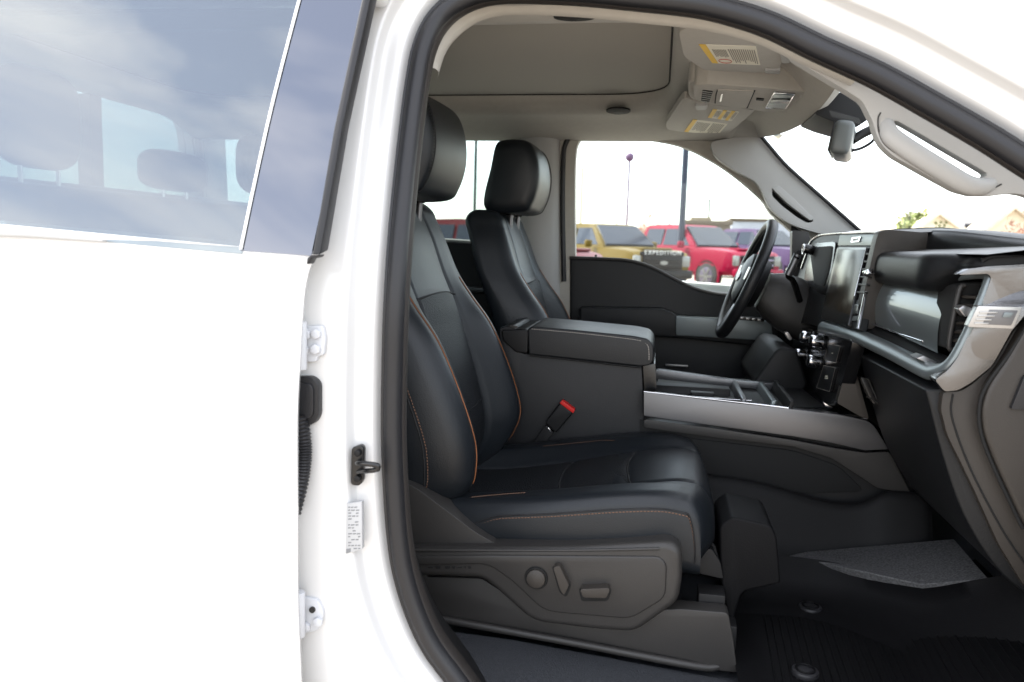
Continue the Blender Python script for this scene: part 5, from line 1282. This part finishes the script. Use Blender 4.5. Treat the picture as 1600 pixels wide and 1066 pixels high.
def lamp_post(name, label, u0, D, r, vtop, m, head=None):
    b = spot(u0, D); t = P(u0, vtop, D)
    o = empty(name, b, label, 'lamp post' if head else 'pole')
    tube('shaft', [A(*b), A(b[0], b[1], t[2])], [r, r * 0.8], m, o, sides=12)
    cyl('base', A(*b) + A(0, 0, 0.15), (0, 0, 1), r * 2.2, 0.30, m, o, bevel=0.03)
    if head == 'ball':
        g = []
        for ph in np.linspace(0.02, math.pi - 0.02, 12):
            g.append([A(b[0], b[1], t[2] + 0.1) + 0.16 * A(math.sin(ph) * math.cos(a), math.sin(ph) * math.sin(a), math.cos(ph)) for a in np.linspace(0, 2 * math.pi, 16, endpoint=False)])
        grid('lamp_head', g, m, o, cv=True, caps=True)
    if head == 'bar':
        box('crossarm', (b[0], b[1], t[2]), (1.4, .12, .12), m, o, bevel=.01)
    return o
M_p_blue = mat('blue_black_pole', (0.012, 0.017, 0.035), 0.45)
M_p_green = mat('green_black_pole', (0.02, 0.035, 0.03), 0.5)
M_p_vio = mat('violet_grey_pole', (0.10, 0.055, 0.11), 0.5)
M_p_pale = mat('weathered_pole', (0.42, 0.40, 0.30), 0.7)
lamp_post('dark_lamp_post', 'thick dark blue lamp post rising behind the bright red pickup', 1063, 24.5, 0.105, -120, M_p_blue, None)
lamp_post('slim_lamp_post', 'slim grey lamp post with round head above the gold vehicle', 977, 28.0, 0.05, 250, M_p_vio, 'ball')
lamp_post('green_lamp_post', 'dark green post between the two headrests', 740, 24.0, 0.05, -60, M_p_green, None)
lamp_post('utility_pole', 'dark utility pole with crossarm above the flat roofed building', 1104, 75.0, 0.11, 312, M_p_green, 'bar')
lamp_post('pale_pole', 'pale weathered pole at the left edge of the driver window', 905, 40.0, 0.10, 262, M_p_pale, None)
lamp_post('faint_pole', 'faint thin pole left of the thick dark lamp post', 1043, 60.0, 0.07, 298, M_p_vio, None)
lamp_post('short_pole', 'short pale pole above the gold vehicle roof', 961, 60.0, 0.10, 318, M_p_pale, None)

# flat-roofed shops
M_tan = mat('tan_stucco', (0.15, 0.12, 0.08), 0.9, vary=0.06)
M_brn = mat('brown_stucco', (0.08, 0.062, 0.045), 0.9, vary=0.06)
M_wht = mat('white_cladding', (0.28, 0.29, 0.33), 0.8, vary=0.04)
def shop(name, label, u0, u1, vtop, D, m, depth=10, steps=()):
    a, b = P(u0, vtop, D), P(u1, vtop, D)
    o = empty(name, ((a[0] + b[0]) / 2, D, gz(D)), label, 'building')
    h = a[2] - gz(D)
    box('wall', ((a[0] + b[0]) / 2, D + depth / 2, gz(D) + h / 2), (b[0] - a[0], depth, h), m, o, bevel=0.05)
    box('parapet', ((a[0] + b[0]) / 2, D + depth / 2, gz(D) + h + 0.1), (b[0] - a[0] + .3, depth + .3, .3), M_brn, o, bevel=0.05)
    n = max(2, int((b[0] - a[0]) / 3.0))
    for k in range(n):
        x = a[0] + (b[0] - a[0]) * (k + 0.5) / n
        w_ = box('window', (x, D - 0.02, gz(D) + 1.5), (1.6, 0.12, 1.8), M_cglass, o, bevel=0.02)
        box('window_frame', (x, D - 0.05, gz(D) + 2.45), (1.8, 0.16, 0.12), M_brn, w_, bevel=0.01)
    for (c0, c1, vt) in steps:
        p, q = P(c0, vt, D), P(c1, vt, D)
        box('roof_tower', ((p[0] + q[0]) / 2, D + 2, (p[2] + gz(D)) / 2), (q[0] - p[0], 3.8, p[2] - gz(D)), M_tan, o, bevel=0.05)
    return o
shop('tan_shop', 'low tan shop building with a stepped flat roof behind the red pickup', 1070, 1142, 349, 62, M_brn, steps=((1080, 1112, 339), (1070, 1092, 345)))
shop('white_warehouse', 'long pale warehouse right of the tan shop, seen above the steering wheel', 1143, 1262, 345, 80, M_wht)

# house seen over the dashboard
hs = empty('cream_house', P(1520, 400, 40), 'cream house with tan gabled roof seen over the dashboard', 'house')
M_cream = mat('cream_render', (0.78, 0.72, 0.56), 0.9, vary=0.05)
M_roof = mat('tan_roof_shingle', (0.58, 0.51, 0.40), 0.9, bump=0.5, scale=8, vary=0.12)
HD = 40.0
def hx(u_, v_, d=0.0): return P(u_, v_, HD + d)
e0, e1 = hx(1452, 358), hx(1690, 358)
zr, ze = hx(1560, 321)[2], e0[2]
box('wall', ((e0[0] + e1[0]) / 2, HD + 5, ze / 2), (e1[0] - e0[0], 9.4, ze), M_cream, hs, bevel=0.02)
rx0, rx1 = e0[0] - .4, e1[0] + .4
mesh('roof', [A(rx0, HD - .4, ze - .1), A(rx1, HD - .4, ze - .1), A(rx1, HD + 10.2, ze - .1), A(rx0, HD + 10.2, ze - .1), A(rx0 + 2.2, HD + 5, zr), A(rx1 - 2.2, HD + 5, zr)],
     [(0, 1, 5, 4), (1, 2, 5), (2, 3, 4, 5), (3, 0, 4), (0, 3, 2, 1)], M_roof, hs, smooth=False)
for (ua, ub, vt, ve) in ((1428, 1500, 336, 362), (1536, 1626, 327, 362)):
    a, b, t = hx(ua, ve, -2.0), hx(ub, ve, -2.0), hx((ua + ub) / 2, vt, -2.0)
    gw = prism('gable', [A(a[0], HD - 2, 0.0), A(b[0], HD - 2, 0.0), A(b[0], HD - 2, b[2]), A(t[0], HD - 2, t[2]), A(a[0], HD - 2, a[2])], (0, 5, 0), M_cream, hs, bevel=0, smooth=False)
    for s, e in ((a, t), (t, b)):
        d = (e - s) / np.linalg.norm(e - s)
        s2 = s - d * .4 if s is a else s; e2 = e + d * .4 if e is b else e
        prism('gable_roof', [A(s2[0], HD - 2.4, s2[2]), A(e2[0], HD - 2.4, e2[2]), A(e2[0], HD - 2.4, e2[2] + .22), A(s2[0], HD - 2.4, s2[2] + .22)], (0, 6, 0), M_roof, hs, bevel=0, smooth=False)
    cx_ = (a[0] + b[0]) / 2; ww = (b[0] - a[0]) * .18
    zc = b[2] - .2
    arch = [A(cx_ - ww, HD - 2.06, zc - 1.6), A(cx_ + ww, HD - 2.06, zc - 1.6)] + [A(cx_ + ww * math.cos(q), HD - 2.06, zc - .4 + ww * math.sin(q)) for q in np.linspace(0, math.pi, 12)]
    wf = prism('window', arch, (0, .05, 0), M_wht, hs, bevel=0, smooth=False)
    prism('pane', [A(cx_ + (p[0] - cx_) * .85, HD - 2.09, zc - .7 + (p[2] - zc + .7) * .88) for p in arch], (0, .04, 0), M_cglass, wf, bevel=0, smooth=False)
for ux in (1513, 1524):
    c = hx(ux, 366)
    wf = box('window', (c[0], HD - .03, c[2]), (.55, .1, 1.1), M_wht, hs, bevel=0.01)
    box('pane', (c[0], HD - .07, c[2]), (.42, .08, .95), M_cglass, wf, bevel=0)

def leafy(name, label, base, h, cw, m, leaves=900, bare=False, cat='tree'):
    o = empty(name, base, label, cat); rr = random.Random(len(name)); b = A(*base)
    tube('trunk', [b, b + A(0.05, 0, h * .35), b + A(0, 0.05, h * .6)], [.12, .09, .05], M_p_pale if bare else M_brn, o, sides=8)
    v, f = [], []
    clumps = [(A(rr.gauss(0, .33) * cw, rr.gauss(0, .33) * cw, h * .62 + rr.gauss(0, .17) * h), rr.uniform(.18, .36) * cw) for _ in range(16)]
    for _ in range(leaves):
        c, r = rr.choice(clumps)
        d = A(rr.gauss(0, 1), rr.gauss(0, 1), rr.gauss(0, 1)); d /= np.linalg.norm(d)
        p = b + c + d * r * rr.random() ** .4
        if p[2] < b[2] + .1 * h: continue
        s = .13 if not bare else .05
        a1 = A(rr.gauss(0, 1), rr.gauss(0, 1), rr.gauss(0, 1)); a1 /= np.linalg.norm(a1); a2 = np.cross(a1, d); a2 /= np.linalg.norm(a2) + 1e-9
        k = len(v); ln = s * (3 if bare else 1)
        v += [p - a1 * ln, p + a2 * s * .6, p + a1 * ln, p - a2 * s * .6]; f.append((k, k + 1, k + 2, k + 3))
    cr = mesh('crown', v, f, m, o, smooth=False); cr['kind'] = 'stuff'
    for k in range(5):
        a = k * 1.26; tube('limb', [b + A(0, 0, h * (.3 + .05 * k)), b + A(math.cos(a) * cw * .35, math.sin(a) * cw * .35, h * .7)], [.05, .02], M_brn, o, sides=6)
M_leaf = mat('leaf_green', (0.16, 0.19, 0.06), 0.7, vary=0.4, vscale=2)
M_twig = mat('twig_russet', (0.32, 0.17, 0.12), 0.8)
leafy('green_shrub_tree', 'round green tree left of the cream house', hx(1427, 386, -1), hx(1427, 350, -1)[2] - hx(1427, 386, -1)[2] + 0.3, 1.5, M_leaf, 1500)
bt_ = spot(1003, 55); leafy('bare_russet_tree', 'small bare russet tree behind the gold vehicle', bt_, P(1003, 338, 55)[2] - bt_[2], 2.6, M_twig, 1500, True)
br_ = P(1610, 390, 37); leafy('twiggy_tree', 'thin leafless tree in front of the cream house', (br_[0], br_[1], 0), P(1610, 325, 37)[2], 1.8, M_twig, 420, True)
